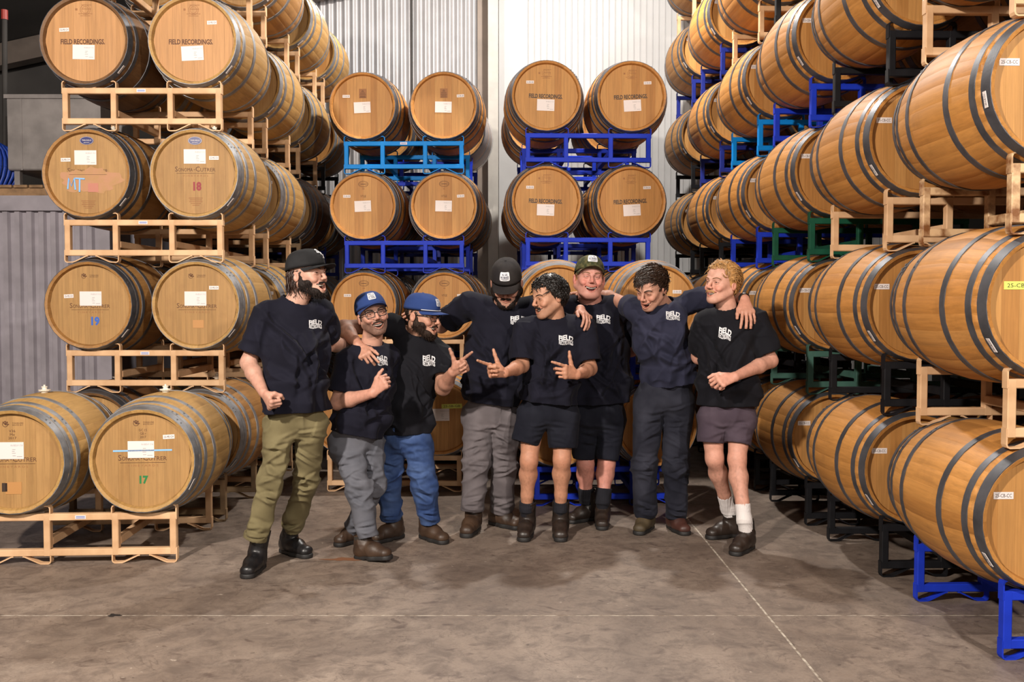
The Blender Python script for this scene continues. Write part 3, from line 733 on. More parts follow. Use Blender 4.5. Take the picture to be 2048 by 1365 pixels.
# ---- distance field on a grid, surface-net mesher
class Field:
    def __init__(s, lo, hi, vox):
        s.lo = np.asarray(lo, float); s.vox = vox
        s.n = np.ceil((np.asarray(hi) - s.lo) / vox).astype(int) + 1
        s.d = np.full(s.n, 1.0, np.float32)
        s.ax = [np.float32(s.lo[a]) + np.arange(s.n[a], dtype=np.float32) * np.float32(vox) for a in range(3)]
    def like(s):
        g = Field.__new__(Field); g.lo, g.vox, g.n, g.ax = s.lo, s.vox, s.n, s.ax; g.d = np.full(s.n, 1.0, np.float32); return g
    def sl(s, lo, hi):
        a = np.clip(np.floor((np.asarray(lo) - s.lo) / s.vox).astype(int), 0, s.n); b = np.clip(np.ceil((np.asarray(hi) - s.lo) / s.vox).astype(int) + 1, 0, s.n)
        if np.any(b <= a): return None, None
        q = tuple(slice(a[i], b[i]) for i in range(3))
        return q, (s.ax[0][q[0]][:, None, None], s.ax[1][q[1]][None, :, None], s.ax[2][q[2]][None, None, :])
    def put(s, prim, k=0.0, op='+'):
        fn, lo, hi = prim; m = k + s.vox * 3
        q, P = s.sl(lo - m, hi + m)
        if q is None: return s
        b = fn(*P).astype(np.float32); a = s.d[q]
        if op == '-': b = -b
        if k <= 0: r = np.minimum(a, b) if op == '+' else np.maximum(a, b)
        else:
            h = np.clip(k - np.abs(a - b), 0, None) / k; h = h * h * (k * .25)
            r = np.minimum(a, b) - h if op == '+' else np.maximum(a, b) + h
        s.d[q] = r; return s
    def add(s, p, k=0.0): return s.put(p, k, '+')
    def cut(s, p, k=0.0): return s.put(p, k, '-')
    def mesh(s):
        d = s.d; d[0] = d[-1] = 1; d[:, 0] = d[:, -1] = 1; d[:, :, 0] = d[:, :, -1] = 1
        sg = d < 0; c = np.zeros(np.array(d.shape) - 1, np.uint8)
        for i in (0, 1):
            for j in (0, 1):
                for k in (0, 1): c += sg[i:i + c.shape[0], j:j + c.shape[1], k:k + c.shape[2]]
        I = np.argwhere((c > 0) & (c < 8))
        corners = np.array([(i, j, k) for i in (0, 1) for j in (0, 1) for k in (0, 1)])
        V = np.stack([d[I[:, 0] + o[0], I[:, 1] + o[1], I[:, 2] + o[2]] for o in corners], 1)
        acc = np.zeros((len(I), 3)); cnt = np.zeros(len(I))
        for a in range(8):
            for b in range(a + 1, 8):
                if np.abs(corners[a] - corners[b]).sum() != 1: continue
                m = (V[:, a] < 0) != (V[:, b] < 0)
                t = np.where(m, V[:, a] / np.where(m, V[:, a] - V[:, b], 1), 0)[:, None]
                acc += np.where(m[:, None], corners[a] + (corners[b] - corners[a]) * t, 0); cnt += m
        verts = s.lo + (I + acc / cnt[:, None]) * s.vox
        idx = np.full(c.shape, -1, np.int32); idx[I[:, 0], I[:, 1], I[:, 2]] = np.arange(len(I))
        faces = []
        for ax in range(3):
            o1, o2 = [(1, 2), (2, 0), (0, 1)][ax]
            a = [slice(1, -1)] * 3; b = [slice(1, -1)] * 3; a[ax] = slice(0, -1); b[ax] = slice(1, None)
            A = sg[tuple(a)]; B = sg[tuple(b)]; E = np.argwhere(A != B)
            if not len(E): continue
            inside = A[E[:, 0], E[:, 1], E[:, 2]]
            base = E.copy(); base[:, [o1, o2]] += 1
            def cell(d1, d2):
                q = base.copy(); q[:, o1] += d1; q[:, o2] += d2; return idx[q[:, 0], q[:, 1], q[:, 2]]
            Q = np.stack([cell(-1, -1), cell(0, -1), cell(0, 0), cell(-1, 0)], 1)
            Q[~inside] = Q[~inside][:, ::-1]; faces.append(Q)
        F = np.concatenate(faces) if faces else np.zeros((0, 4), int)
        return verts, F[(F >= 0).all(1)]

def seg(A, B, ra, rb=None, right=None, flat=False, cap=1.0):
    """tapered limb from A to B; radii are numbers, or (lateral, front) pairs with the lateral direction in right"""
    A = np.asarray(A, float); B = np.asarray(B, float); rb = ra if rb is None else rb
    D = B - A; L2 = max(D @ D, 1e-9); Ln = math.sqrt(L2); ax = D / Ln
    ell = hasattr(ra, '__len__')
    R_ = max(np.max(ra), np.max(rb)); lo = np.minimum(A, B) - R_; hi = np.maximum(A, B) + R_
    if ell:
        rt = np.asarray(right, float); rt = nrm(rt - ax * (rt @ ax)); fw = np.cross(ax, rt)
    def fn(X, Y, Z):
        x, y, z = X - A[0], Y - A[1], Z - A[2]
        tt = (x * ax[0] + y * ax[1] + z * ax[2])
        t = np.clip(tt / Ln, 0, 1)
        if not ell:
            r = ra + (rb - ra) * t
            if flat:
                rr = np.sqrt(np.maximum(x * x + y * y + z * z - tt * tt, 0)) - r
                return np.maximum(rr, np.maximum(-tt, tt - Ln))
            tl = t * Ln
            return np.sqrt((x - ax[0] * tl) ** 2 + (y - ax[1] * tl) ** 2 + (z - ax[2] * tl) ** 2) - r
        a = ra[0] + (rb[0] - ra[0]) * t; b = ra[1] + (rb[1] - ra[1]) * t
        px = x * rt[0] + y * rt[1] + z * rt[2]; pf = x * fw[0] + y * fw[1] + z * fw[2]
        if flat:
            k0 = np.sqrt((px / a) ** 2 + (pf / b) ** 2); k1 = np.sqrt((px / (a * a)) ** 2 + (pf / (b * b)) ** 2) + 1e-6
            return np.maximum(k0 * (k0 - 1) / k1, np.maximum(-tt, tt - Ln))
        c = np.minimum(a, b) * cap; pu = tt - t * Ln
        k0 = np.sqrt((px / a) ** 2 + (pf / b) ** 2 + (pu / c) ** 2); k1 = np.sqrt((px / (a * a)) ** 2 + (pf / (b * b)) ** 2 + (pu / (c * c)) ** 2) + 1e-6
        return k0 * (k0 - 1) / k1
    return fn, lo, hi
def ell(c, r, M=None):
    c = np.asarray(c, float); r = np.asarray(r, float) * np.ones(3); R_ = r.max()
    M = np.eye(3) if M is None else np.asarray(M)
    def fn(X, Y, Z):
        x, y, z = X - c[0], Y - c[1], Z - c[2]
        q = [x * M[0, i] + y * M[1, i] + z * M[2, i] for i in range(3)]
        k0 = np.sqrt((q[0] / r[0]) ** 2 + (q[1] / r[1]) ** 2 + (q[2] / r[2]) ** 2)
        k1 = np.sqrt((q[0] / r[0] ** 2) ** 2 + (q[1] / r[1] ** 2) ** 2 + (q[2] / r[2] ** 2) ** 2) + 1e-6
        return k0 * (k0 - 1) / k1
    return fn, c - R_, c + R_
def half(c, n, R_):
    """half space n.(p-c) < 0 limited to a ball of radius R_ around c"""
    c = np.asarray(c, float); n = nrm(n)
    def fn(X, Y, Z):
        pl = (X - c[0]) * n[0] + (Y - c[1]) * n[1] + (Z - c[2]) * n[2]
        return np.maximum(pl, np.sqrt((X - c[0]) ** 2 + (Y - c[1]) ** 2 + (Z - c[2]) ** 2) - R_)
    return fn, c - R_, c + R_
def moved(prim, o, M, sc=1.0):
    """primitive given in a local frame -> world frame (rotation M, origin o, scale sc)"""
    fn, lo, hi = prim
    cs = np.array([(x, y, z) for x in (lo[0], hi[0]) for y in (lo[1], hi[1]) for z in (lo[2], hi[2])]) @ M.T * sc + o
    def g(X, Y, Z):
        x, y, z = X - o[0], Y - o[1], Z - o[2]
        return fn((x * M[0, 0] + y * M[1, 0] + z * M[2, 0]) / sc, (x * M[0, 1] + y * M[1, 1] + z * M[2, 1]) / sc, (x * M[0, 2] + y * M[1, 2] + z * M[2, 2]) / sc) * sc
    return g, cs.min(0), cs.max(0)
def np_mesh(name, V, Fq, mat, col=None):
    m = bpy.data.meshes.new(name); n = len(V); k = len(Fq)
    m.vertices.add(n); m.vertices.foreach_set('co', np.asarray(V, np.float32).ravel())
    m.loops.add(k * 4); m.loops.foreach_set('vertex_index', np.asarray(Fq, np.int32).ravel())
    m.polygons.add(k); m.polygons.foreach_set('loop_start', np.arange(0, 4 * k, 4, dtype=np.int32))
    m.polygons.foreach_set('use_smooth', np.ones(k, bool)); m.update(calc_edges=True); m.validate()
    m.materials.append(mat)
    if col is not None:
        a = m.attributes.new('tint', 'FLOAT_COLOR', 'POINT'); a.data.foreach_set('color', np.concatenate([col, np.ones((n, 1))], 1).astype(np.float32).ravel())
    return m
def vnormals(V, F):
    a, b, c, d = V[F[:, 0]], V[F[:, 1]], V[F[:, 2]], V[F[:, 3]]
    fn_ = np.cross(c - a, d - b); N_ = np.zeros_like(V)
    for i in range(4): np.add.at(N_, F[:, i], fn_)
    return N_ / (np.linalg.norm(N_, axis=1, keepdims=True) + 1e-12)
def ridge(V, across, along, fa, fl, seed):
    """ridged folds: frequency fa across the fold, fl along it"""
    ac, al = nrm(across), nrm(along); th = nrm(np.cross(ac, al))
    q = np.stack([V @ ac * fa, V @ al * fl, V @ th * fa * .6], 1) + seed
    w_ = np.stack([vnoise(V * 4.0 + seed + 3.3), vnoise(V * 4.0 + seed + 9.1), vnoise(V * 4 + seed + 5.7)], 1) - .5
    n = vnoise(q + w_ * 1.1); r = 1 - np.abs(2 * n - 1)
    return r ** 3 - .33

# ---- materials for people
def skin_mat(name, base):
    m, N, L, B = nt(name)
    at = N.new('ShaderNodeAttribute'); at.attribute_name = 'tint'
    tc = N.new('ShaderNodeTexCoord'); t = N.new('ShaderNodeTexNoise'); t.inputs['Scale'].default_value = 45; t.inputs['Detail'].default_value = 5
    L.new(tc.outputs['Object'], t.inputs['Vector'])
    r = N.new('ShaderNodeMapRange'); r.inputs[1].default_value = .3; r.inputs[2].default_value = .7; r.inputs[3].default_value = .88; r.inputs[4].default_value = 1.08
    L.new(t.outputs['Fac'], r.inputs[0])
    mx = N.new('ShaderNodeMix'); mx.data_type = 'RGBA'; mx.blend_type = 'MULTIPLY'; mx.inputs['Factor'].default_value = 1
    L.new(at.outputs['Color'], mx.inputs['A']); L.new(r.outputs[0], mx.inputs['B']); L.new(mx.outputs['Result'], B.inputs['Base Color'])
    B.inputs['Roughness'].default_value = .56; B.inputs['Specular IOR Level'].default_value = .4
    B.inputs['Subsurface Weight'].default_value = .12; B.inputs['Subsurface Radius'].default_value = (.012, .005, .003); B.inputs['Subsurface Scale'].default_value = 1.0
    return m
SKIN = skin_mat('skin', None)
def cloth(name, col, fade=None, weave=900, rough=.85, scale=7):
    m, N, L, B = nt(name)
    tc = N.new('ShaderNodeTexCoord'); t = N.new('ShaderNodeTexNoise'); t.inputs['Scale'].default_value = scale; t.inputs['Detail'].default_value = 6
    r = N.new('ShaderNodeValToRGB'); fade = fade or tuple(min(c * 1.5 + .002, 1) for c in col)
    r.color_ramp.elements[0].position = .4; r.color_ramp.elements[0].color = (*col, 1)
    r.color_ramp.elements[1].position = .7; r.color_ramp.elements[1].color = (*fade, 1)
    L.new(tc.outputs['Object'], t.inputs['Vector']); L.new(t.outputs['Fac'], r.inputs['Fac']); L.new(r.outputs['Color'], B.inputs['Base Color'])
    B.inputs['Roughness'].default_value = rough; B.inputs['Specular IOR Level'].default_value = .15
    B.inputs['Sheen Weight'].default_value = .02; B.inputs['Sheen Roughness'].default_value = .5
    t2 = N.new('ShaderNodeTexNoise'); t2.inputs['Scale'].default_value = weave; t2.inputs['Detail'].default_value = 2
    b = N.new('ShaderNodeBump'); b.inputs['Strength'].default_value = .25; b.inputs['Distance'].default_value = .001
    L.new(tc.outputs['Object'], t2.inputs['Vector']); L.new(t2.outputs['Fac'], b.inputs['Height']); L.new(b.outputs['Normal'], B.inputs['Normal'])
    return m
CL = {
 'navy': cloth('navy_jersey', (.0055, .0055, .0115), (.0085, .0085, .017)),
 'black': cloth('black_jersey', (.005, .005, .0075), (.0075, .0075, .011)),
 'faded': cloth('faded_navy_jersey', (.014, .015, .030), (.026, .027, .050)),
 'khaki': cloth('khaki_twill', (.125, .103, .052), (.17, .143, .074)),
 'grey': cloth('grey_twill', (.085, .088, .105), (.12, .122, .142)),
 'denim': cloth('blue_denim', (.022, .044, .125), (.062, .105, .23)),
 'taupe': cloth('taupe_grey_twill', (.095, .083, .088), (.135, .118, .124)),
 'ink': cloth('black_navy_twill', (.006, .0065, .012), (.011, .012, .019)),
 'slate': cloth('dark_slate_twill', (.009, .0095, .016), (.030, .031, .044), scale=4),
 'plum': cloth('plum_grey_twill', (.050, .036, .050), (.068, .050, .066)),
 'sock_white': cloth('white_ribbed_knit', (.60, .56, .55), (.66, .62, .6)),
 'sock_black': cloth('black_ribbed_knit', (.012, .012, .016)),
 'cap_blue': cloth('blue_cap_cloth', (.020, .042, .145), (.028, .055, .18)),
 'cap_black': cloth('black_cap_cloth', (.012, .012, .013)),
 'cap_grey': cloth('dark_grey_cap_cloth', (.016, .014, .015), (.03, .026, .025)),
 'camo': cloth('camouflage_cap_cloth', (.035, .04, .018), (.13, .115, .05), scale=38),
 'mesh': cloth('dark_green_cap_mesh', (.012, .016, .009)),
}
LEATHER = {
 'black': plain('black_leather', (.012, .011, .012), .38, 0, .4, 12, .15, 90),
 'brown': plain('brown_leather', (.055, .030, .017), .5, 0, .5, 10, .2, 80, dark=(.025, .014, .009)),
 'dbrown': plain('dark_brown_leather', (.026, .017, .013), .42, 0, .4, 10, .2, 80),
 'olive': plain('olive_suede', (.075, .052, .024), .65, 0, .5, 10, .2, 80),
 'wine': plain('wine_brown_leather', (.060, .022, .016), .5, 0, .5, 10, .2, 80),
}
RUBBER = plain('rubber_sole', (.012, .011, .011), .6)
ELASTIC = plain('boot_elastic', (.02, .016, .013), .8)
HAIRM = {k: plain('hair_' + k, c, .42, 0, .45, 60, 0, spec=.5) for k, c in {'dark': (.018, .010, .007), 'black': (.010, .007, .006), 'auburn': (.030, .012, .007), 'blond': (.42, .22, .075), 'brown': (.028, .014, .008), 'fair': (.20, .09, .035)}.items()}
BEARDM = {k: plain('beard_' + k, c, .7, 0, .45, 60, 0, spec=.2) for k, c in {'dark': (.026, .014, .009), 'black': (.016, .010, .008)}.items()}
TEETH = plain('teeth', (.56, .51, .45), .3); EYEW = plain('eye_white', (.62, .58, .55), .2); IRIS = plain('dark_iris', (.018, .010, .006), .1)
MOUTHC = (.10, .018, .016)
PRINT = plain('white_print', (.60, .60, .62), .6); BADGE = plain('white_badge', (.60, .61, .64), .6); BADGEINK = plain('badge_ink', (.015, .02, .06), .6)
FRAME = plain('black_glasses_frame', (.010, .010, .012), .25)
def lens_mat():
    m = bpy.data.materials.new('clear_lens'); m.use_nodes = True; N = m.node_tree.nodes; L = m.node_tree.links; N.clear()
    o = N.new('ShaderNodeOutputMaterial'); t = N.new('ShaderNodeBsdfTransparent'); g = N.new('ShaderNodeBsdfGlossy'); x = N.new('ShaderNodeMixShader')
    g.inputs['Roughness'].default_value = .02; x.inputs[0].default_value = .07; L.new(t.outputs[0], x.inputs[1]); L.new(g.outputs[0], x.inputs[2]); L.new(x.outputs[0], o.inputs[0]); return m
LENS = lens_mat()
METALW = plain('watch_metal', (.25, .25, .26), .3, .9); GOLD = plain('ring_metal', (.4, .38, .36), .25, 1.0)

# ---- head -----------------------------------------------------------------
def head_frame(yaw, pitch, roll):
    """columns: person's right, forward, up.  yaw + turns to the photo's right, pitch + looks down, roll + leans the crown to the photo's right"""
    y, p, r = (math.radians(a) for a in (yaw, pitch, roll))
    M = Matrix.Rotation(r, 3, 'Y') @ Matrix.Rotation(y, 3, 'Z') @ Matrix.Rotation(p, 3, 'X')
    B0 = Matrix(((-1, 0, 0), (0, -1, 0), (0, 0, 1)))
    return np.array(M @ B0)
def head_prims(sp):
    wd = sp.get('face_w', 1.0); jw = sp.get('jaw', 1.0); op = sp.get('mouth', .5); H_ = []
    A = H_.append
    A(('+', ell((0, -.012, .030), (.077, .098, .088)), .0)); A(('+', ell((0, .032, -.030), (.060 * wd, .056, .074)), .03)); A(('+', ell((0, .040, .040), (.060, .048, .05)), .03))
    for s in (-1, 1):
        A(('+', seg((s * .052 * wd * jw, -.012, -.050), (s * .020 * jw, .066, -.100), .022 * jw, .019 * jw), .03))
        A(('+', ell((s * .043 * wd, .056, -.020), (.021, .021, .018)), .02))
        A(('+', ell((s * .038 * wd, .0735, -.037), (.020, .017, .016)), .014))
        A(('+', seg((s * .044, .079, .020), (s * .013, .092, .017), .009, .0095), .012))
    A(('+', ell((0, .077, -.100), (.022 * jw, .019, .019)), .025)); A(('+', ell((0, .072, -.066), (.034, .027, .027)), .02))
    if sp.get('double_chin'): A(('+', ell((0, .045, -.105), (.058, .045, .026)), .03))
    for s in (-1, 1):
        A(('-', ell((s * .032, .103, -.001), (.016, .016, .0085)), .012))
        A(('+', ell((s * .032, .0785, -.002), (.0155, .0135, .0125)), .006))
    A(('+', seg((0, .093, .010), (0, .116, -.029), .0072, .0104), .012))
    for s in (-1, 1): A(('+', ell((s * .0125, .106, -.034), (.008, .010, .0075)), .007))
    # mouth: two lip curves with an open gap between them
    mw = sp.get('mouth_w', .0325); zl = -.0705 - .019 * op
    mzu = lambda x: -.0605 + .0100 * x * x + .0; mzl = lambda x: zl + (mzu(1) - .0015 - zl) * abs(x) ** 2.1; my = lambda x: .1005 - .0225 * x * x
    xs_ = [-1, -.66, -.33, 0, .33, .66, 1]
    for i in range(6):
        p, q = xs_[i], xs_[i + 1]
        A(('+', seg((p * mw, my(p), mzu(p)), (q * mw, my(q), mzu(q)), .0048), .005)); A(('+', seg((p * mw, my(p) - .003, mzl(p)), (q * mw, my(q) - .003, mzl(q)), .0058), .005))
    for x in (-.78, -.52, -.26, 0, .26, .52, .78):
        hh_ = (mzu(x) - mzl(x)) / 2 - .0034
        if hh_ > .0012: A(('-', ell((x * mw, my(x) - .006, (mzu(x) + mzl(x)) / 2 - .0006), (.0085, .020, hh_)), .002))
    zc = (-.0605 + zl) / 2; hm = (-.0605 - zl) / 2 - .0034
    sp['mouth_fn'] = (mw, mzu, mzl, my)
    for s in (-1, 1): A(('-', seg((s * .0185, .1015, -.034), (s * .0385, .0835, -.056), .0016, .0026), .008))
    for s in (-1, 1): A(('-', seg((s * .046, .0835, -.014), (s * .024, .0985, -.0165), .0012, .0012), .006))
    sq = sp.get('squint', .0028)
    for s in (-1, 1): A(('-', ell((s * .032, .094, -.0015), (.0130, .0085, sq)), .0015))
    for s in (-1, 1):
        A(('+', ell((s * .080 * max(wd, 1), -.012, -.012), (.009, .019, .028)), .006)); A(('-', ell((s * .090 * max(wd, 1), -.006, -.010), (.007, .011, .018)), .004))
    return H_, zc, hm
def build_head(sp):
    o = sp['head_o']; M = sp['head_M']; sc = sp.get('hs', 1.07)
    prims, zc, hm = head_prims(sp)
    nb = sp['neck_w']; cr = .17 * sc
    lo = np.minimum(o - cr, nb - .10); hi = np.maximum(o + cr, nb + .10)
    F = Field(lo, hi, .0028)
    for op, p, k in prims: F.put(moved(p, o, M, sc), k * sc, op)
    nr = sp.get('neck_r', .060)
    F.add(seg(o + M @ np.array((0, -.022, -.055)) * sc, nb + np.array((0, 0, -.02)), nr * .95, nr * 1.1), .02)
    V, Q = F.mesh()
    lc = (V - o) @ M / sc
    base = np.array(sp['skin']); col = np.repeat(base[None], len(V), 0)
    def blob(c, r): return np.exp(-(((lc - np.array(c)) / np.array(r)) ** 2).sum(1))
    red = np.clip(blob((0, .116, -.028), (.016, .02, .016)) + blob((.040, .08, -.035), (.024, .03, .02)) + blob((-.040, .08, -.035), (.024, .03, .02)) + (np.abs(lc[:, 0]) > .080) * (np.abs(lc[:, 2]) < .045) * .7, 0, 1)[:, None] * sp.get('flush', .5) * .75
    col = col * (1 - red) + col * np.array((1.10, .72, .68)) * red
    mw, mzu, mzl, my = sp['mouth_fn']; xn = np.clip(lc[:, 0] / mw, -1.1, 1.1); zu_, zl_, y_ = mzu(xn), mzl(xn), my(xn)
    dl = np.minimum(np.abs(lc[:, 2] - zu_ - .001), np.abs(lc[:, 2] - zl_ + .0008)); lip = np.clip(1.3 - dl / .0042, 0, 1) * (np.abs(lc[:, 0] / mw) < 1.06) * (lc[:, 1] > y_ - .012)
    lip = lip[:, None] * .9
    col = col * (1 - lip) + np.array((base[0] * .78, base[1] * .46, base[2] * .44)) * lip
    sq = sp.get('squint', .0028)
    for s in (-1, 1):
        dx = (lc[:, 0] - s * .032); zt_ = -.0015 + sq * np.sqrt(np.clip(1 - (dx / .0125) ** 2, 0, 1)) + .0008
        lash = np.exp(-((lc[:, 2] - zt_) / .0019) ** 2) * (np.abs(dx) < .0145) * (lc[:, 1] > .080); lash = np.clip(lash * 1.2, 0, .92)[:, None]
        col = col * (1 - lash) + np.array((.035, .016, .010)) * lash
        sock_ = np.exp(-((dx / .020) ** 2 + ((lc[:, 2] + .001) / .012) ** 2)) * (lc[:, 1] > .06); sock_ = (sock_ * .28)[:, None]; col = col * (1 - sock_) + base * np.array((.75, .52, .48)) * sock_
    ins = (np.abs(lc[:, 0] / mw) < .98) & (lc[:, 2] < zu_ - .0028) & (lc[:, 2] > zl_ + .0034) & (lc[:, 1] < y_ - .0035) & (lc[:, 1] > .050)
    col[ins] = MOUTHC
    st = sp.get('stubble', 0)
    if st:
        msk = np.clip((-.030 - lc[:, 2]) / .02, 0, 1) * np.clip((lc[:, 1] + .02) / .03, 0, 1) * (lc[:, 2] > -.125) * (1 - lip[:, 0])
        msk = (msk * st * (.75 + .35 * vnoise(lc * 300)))[:, None].clip(0, .85); col = col * (1 - msk) + np.array((.045, .026, .02)) * msk
    return V, Q, col, zc, hm
def tube_np(paths, rad_, seg_=5):
    """many tapered tubes joined: paths list of (k,3), rad_ list of (k,)"""
    V = []; F = []; n = 0
    for P, R_ in zip(paths, rad_):
        k = len(P); T = np.gradient(P, axis=0); T /= np.linalg.norm(T, axis=1, keepdims=True) + 1e-9
        up = np.array((.31, .77, .55)); a = np.cross(T, up); a /= np.linalg.norm(a, axis=1, keepdims=True) + 1e-9; b = np.cross(T, a)
        an = np.arange(seg_) * 2 * PI / seg_
        ring = P[:, None, :] + (a[:, None, :] * np.cos(an)[None, :, None] + b[:, None, :] * np.sin(an)[None, :, None]) * R_[:, None, None]
        V.append(ring.reshape(-1, 3))
        i = np.arange(k - 1)[:, None] * seg_ + np.arange(seg_)[None]; j = np.arange(k - 1)[:, None] * seg_ + (np.arange(seg_)[None] + 1) % seg_
        F.append(np.stack([i, j, j + seg_, i + seg_], -1).reshape(-1, 4) + n); n += k * seg_
    return np.concatenate(V), np.concatenate(F)
def strands(sp, n, mask, flow, length, radius, lift=.4, curl=0.0, grav=0.0, seed=1, steps=7, off=.004, wave=0.0):
    """locks of hair growing from the scalp, in the head frame"""
    rs = np.random.RandomState(seed); paths = []; rads = []; c = np.array((0, -.012, .030)); r = np.array((.077, .098, .088)); tries = 0
    while len(paths) < n and tries < n * 40:
        tries += 1
        d = nrm(rs.normal(size=3)); p = c + d * r
        if not mask(p, rs): continue
        nn = nrm(d / r); f = np.asarray(flow(p, nn), float); f = f + rs.normal(size=3) * .18; f = f - nn * (f @ nn); f = nrm(f)
        L_ = length(p) if callable(length) else length; L_ *= .75 + .5 * rs.rand(); st = L_ / (steps - 1)
        q = p + nn * (off - .006); P = [q]; side = nrm(np.cross(nn, f)); ph = rs.rand() * 6.28; cf = 1.6 + rs.rand()
        for i in range(1, steps):
            t = i / (steps - 1); dr = nn * lift * (1 - t * 1.1) + f * (.55 + t) + np.array((0, 0, -grav)) * t
            if curl: dr = dr + (side * math.cos(ph + i * cf) + nn * math.sin(ph + i * cf)) * curl
            if wave: dr = dr + side * math.sin(ph + i * 1.1) * wave
            q = q + nrm(dr) * st
            e = (q - c) / r; le = np.linalg.norm(e)                       # keep outside the skull
            if le < 1.03 and q[2] > -.06: q = c + e / le * 1.03 * r
            P.append(q)
        P = np.array(P); t = np.linspace(0, 1, steps)
        paths.append(P); rads.append(radius * (.7 + .6 * rs.rand()) * (1 - .8 * t ** 2.2))
    return paths, rads
def jaw_strands(n, seed, length, radius, zmax, fwd=.5, sides=True, cheek=-.03):
    """beard locks over jaw and chin, in the head frame"""
    rs = np.random.RandomState(seed); P_ = []; R_ = []
    while len(P_) < n:
        a = rs.uniform(-1, 1); t = abs(a); s = 1 if a > 0 else -1
        # outline of the beard: from sideburn (t=1) to chin (t=0)
        base = np.array((s * .066 * math.sin(min(t, 1) * 1.5), .088 - .105 * t ** 1.8, 0.0))
        z = rs.uniform(-.112 + .03 * t, zmax(t)); 
        base[2] = z; sh = 1 - .35 * np.clip((-.07 - z) / .05, 0, 1); base[0] *= sh; base[1] *= (1 - .12 * (1 - sh))
        if t < .45 and -.100 < z < -.040: continue
        nn = nrm((base[0] * 1.2, max(base[1], .0) * .9 + .01, -.02)); L_ = length * (.6 + .8 * rs.rand()) * (1.25 if z < -.085 else .85)
        dr0 = nn * .38 + np.array((0, 0, -1.0)) + rs.normal(size=3) * .25; q = base - nn * .006; P = [q]
        for i in range(1, 5):
            q = q + nrm(dr0 + nn * .5 * (1 - i / 4) + rs.normal(size=3) * .25) * L_ / 4; P.append(q)
        P_.append(np.array(P)); R_.append(radius * (.7 + .6 * rs.rand()) * np.linspace(1, .25, 5))
    return P_, R_

# ---- hands ----------------------------------------------------------------
def hand_prims(wp, d, n, sgn, curls, thumb, sc=1.0, spread=(.10, .03, -.04, -.12)):
    """wrist point, direction to the knuckles, palm normal; sgn picks the thumb side; curls per finger (three bends, degrees)"""
    d = nrm(d); n = np.asarray(n, float); n = nrm(n - d * (n @ d)); s = nrm(np.cross(d, n)) * sgn; out = []
    wp = np.asarray(wp, float)
    out.append((seg(wp - d * .01 * sc, wp + d * .082 * sc, (.027 * sc, .019 * sc), (.040 * sc, .0135 * sc), right=s), .012))
    out.append((seg(wp + d * .02 * sc + s * .016 * sc + n * .006 * sc, wp + d * .055 * sc + s * .030 * sc + n * .006 * sc, .015 * sc, .012 * sc), .012))
    LN = ((.043, .027, .022), (.048, .030, .023), (.044, .028, .022), (.034, .021, .019)); RR = (.0094, .0097, .0092, .0080)
    for i in range(4):
        k = wp + (d * (.088, .092, .087, .078)[i] + s * (.030, .0100, -.0105, -.0295)[i]) * sc; a = 0.0
        out.append((ell(k, .0115 * sc), .010))
        dd = nrm(d + s * spread[i]); q = k; r = RR[i] * sc
        for j in range(3):
            a += math.radians(curls[i][j]); dr = dd * math.cos(a) + n * math.sin(a); q2 = q + dr * LN[i][j] * sc
            out.append((seg(q, q2, r, r * .90), .004 if j else .006)); q = q2; r *= .90
    q = wp + (d * .022 + s * .020 + n * .004) * sc; r = .0135 * sc
    for j, (cd, cs, cn) in enumerate(thumb):
        q2 = q + nrm(d * cd + s * cs + n * cn) * (.046, .034, .027)[j] * sc
        out.append((seg(q, q2, r, r * .86), .008 if j else .014)); q = q2; r *= .84
    return out
FIST = ((85, 95, 60),) * 4; RELAX = ((28, 32, 20), (34, 38, 22), (40, 42, 25), (46, 46, 28)); GUN = ((6, 8, 4), (62, 85, 45), (72, 90, 50), (78, 90, 50))
DRAPE = ((14, 18, 10), (16, 22, 12), (18, 24, 12), (22, 26, 14)); GRIP = ((45, 40, 25), (48, 42, 25), (52, 44, 26), (56, 46, 26))
TH_UP = ((.5, .8, .1), (.55, .8, .0), (.65, .75, -.1)); TH_IN = ((.7, .55, .45), (.7, .1, .7), (.5, -.5, .6)); TH_OUT = ((.75, .6, .15), (.9, .35, .1), (.95, .2, .1)); TH_FIST = ((.6, .5, .55), (.45, -.25, .85), (.2, -.8, .5))

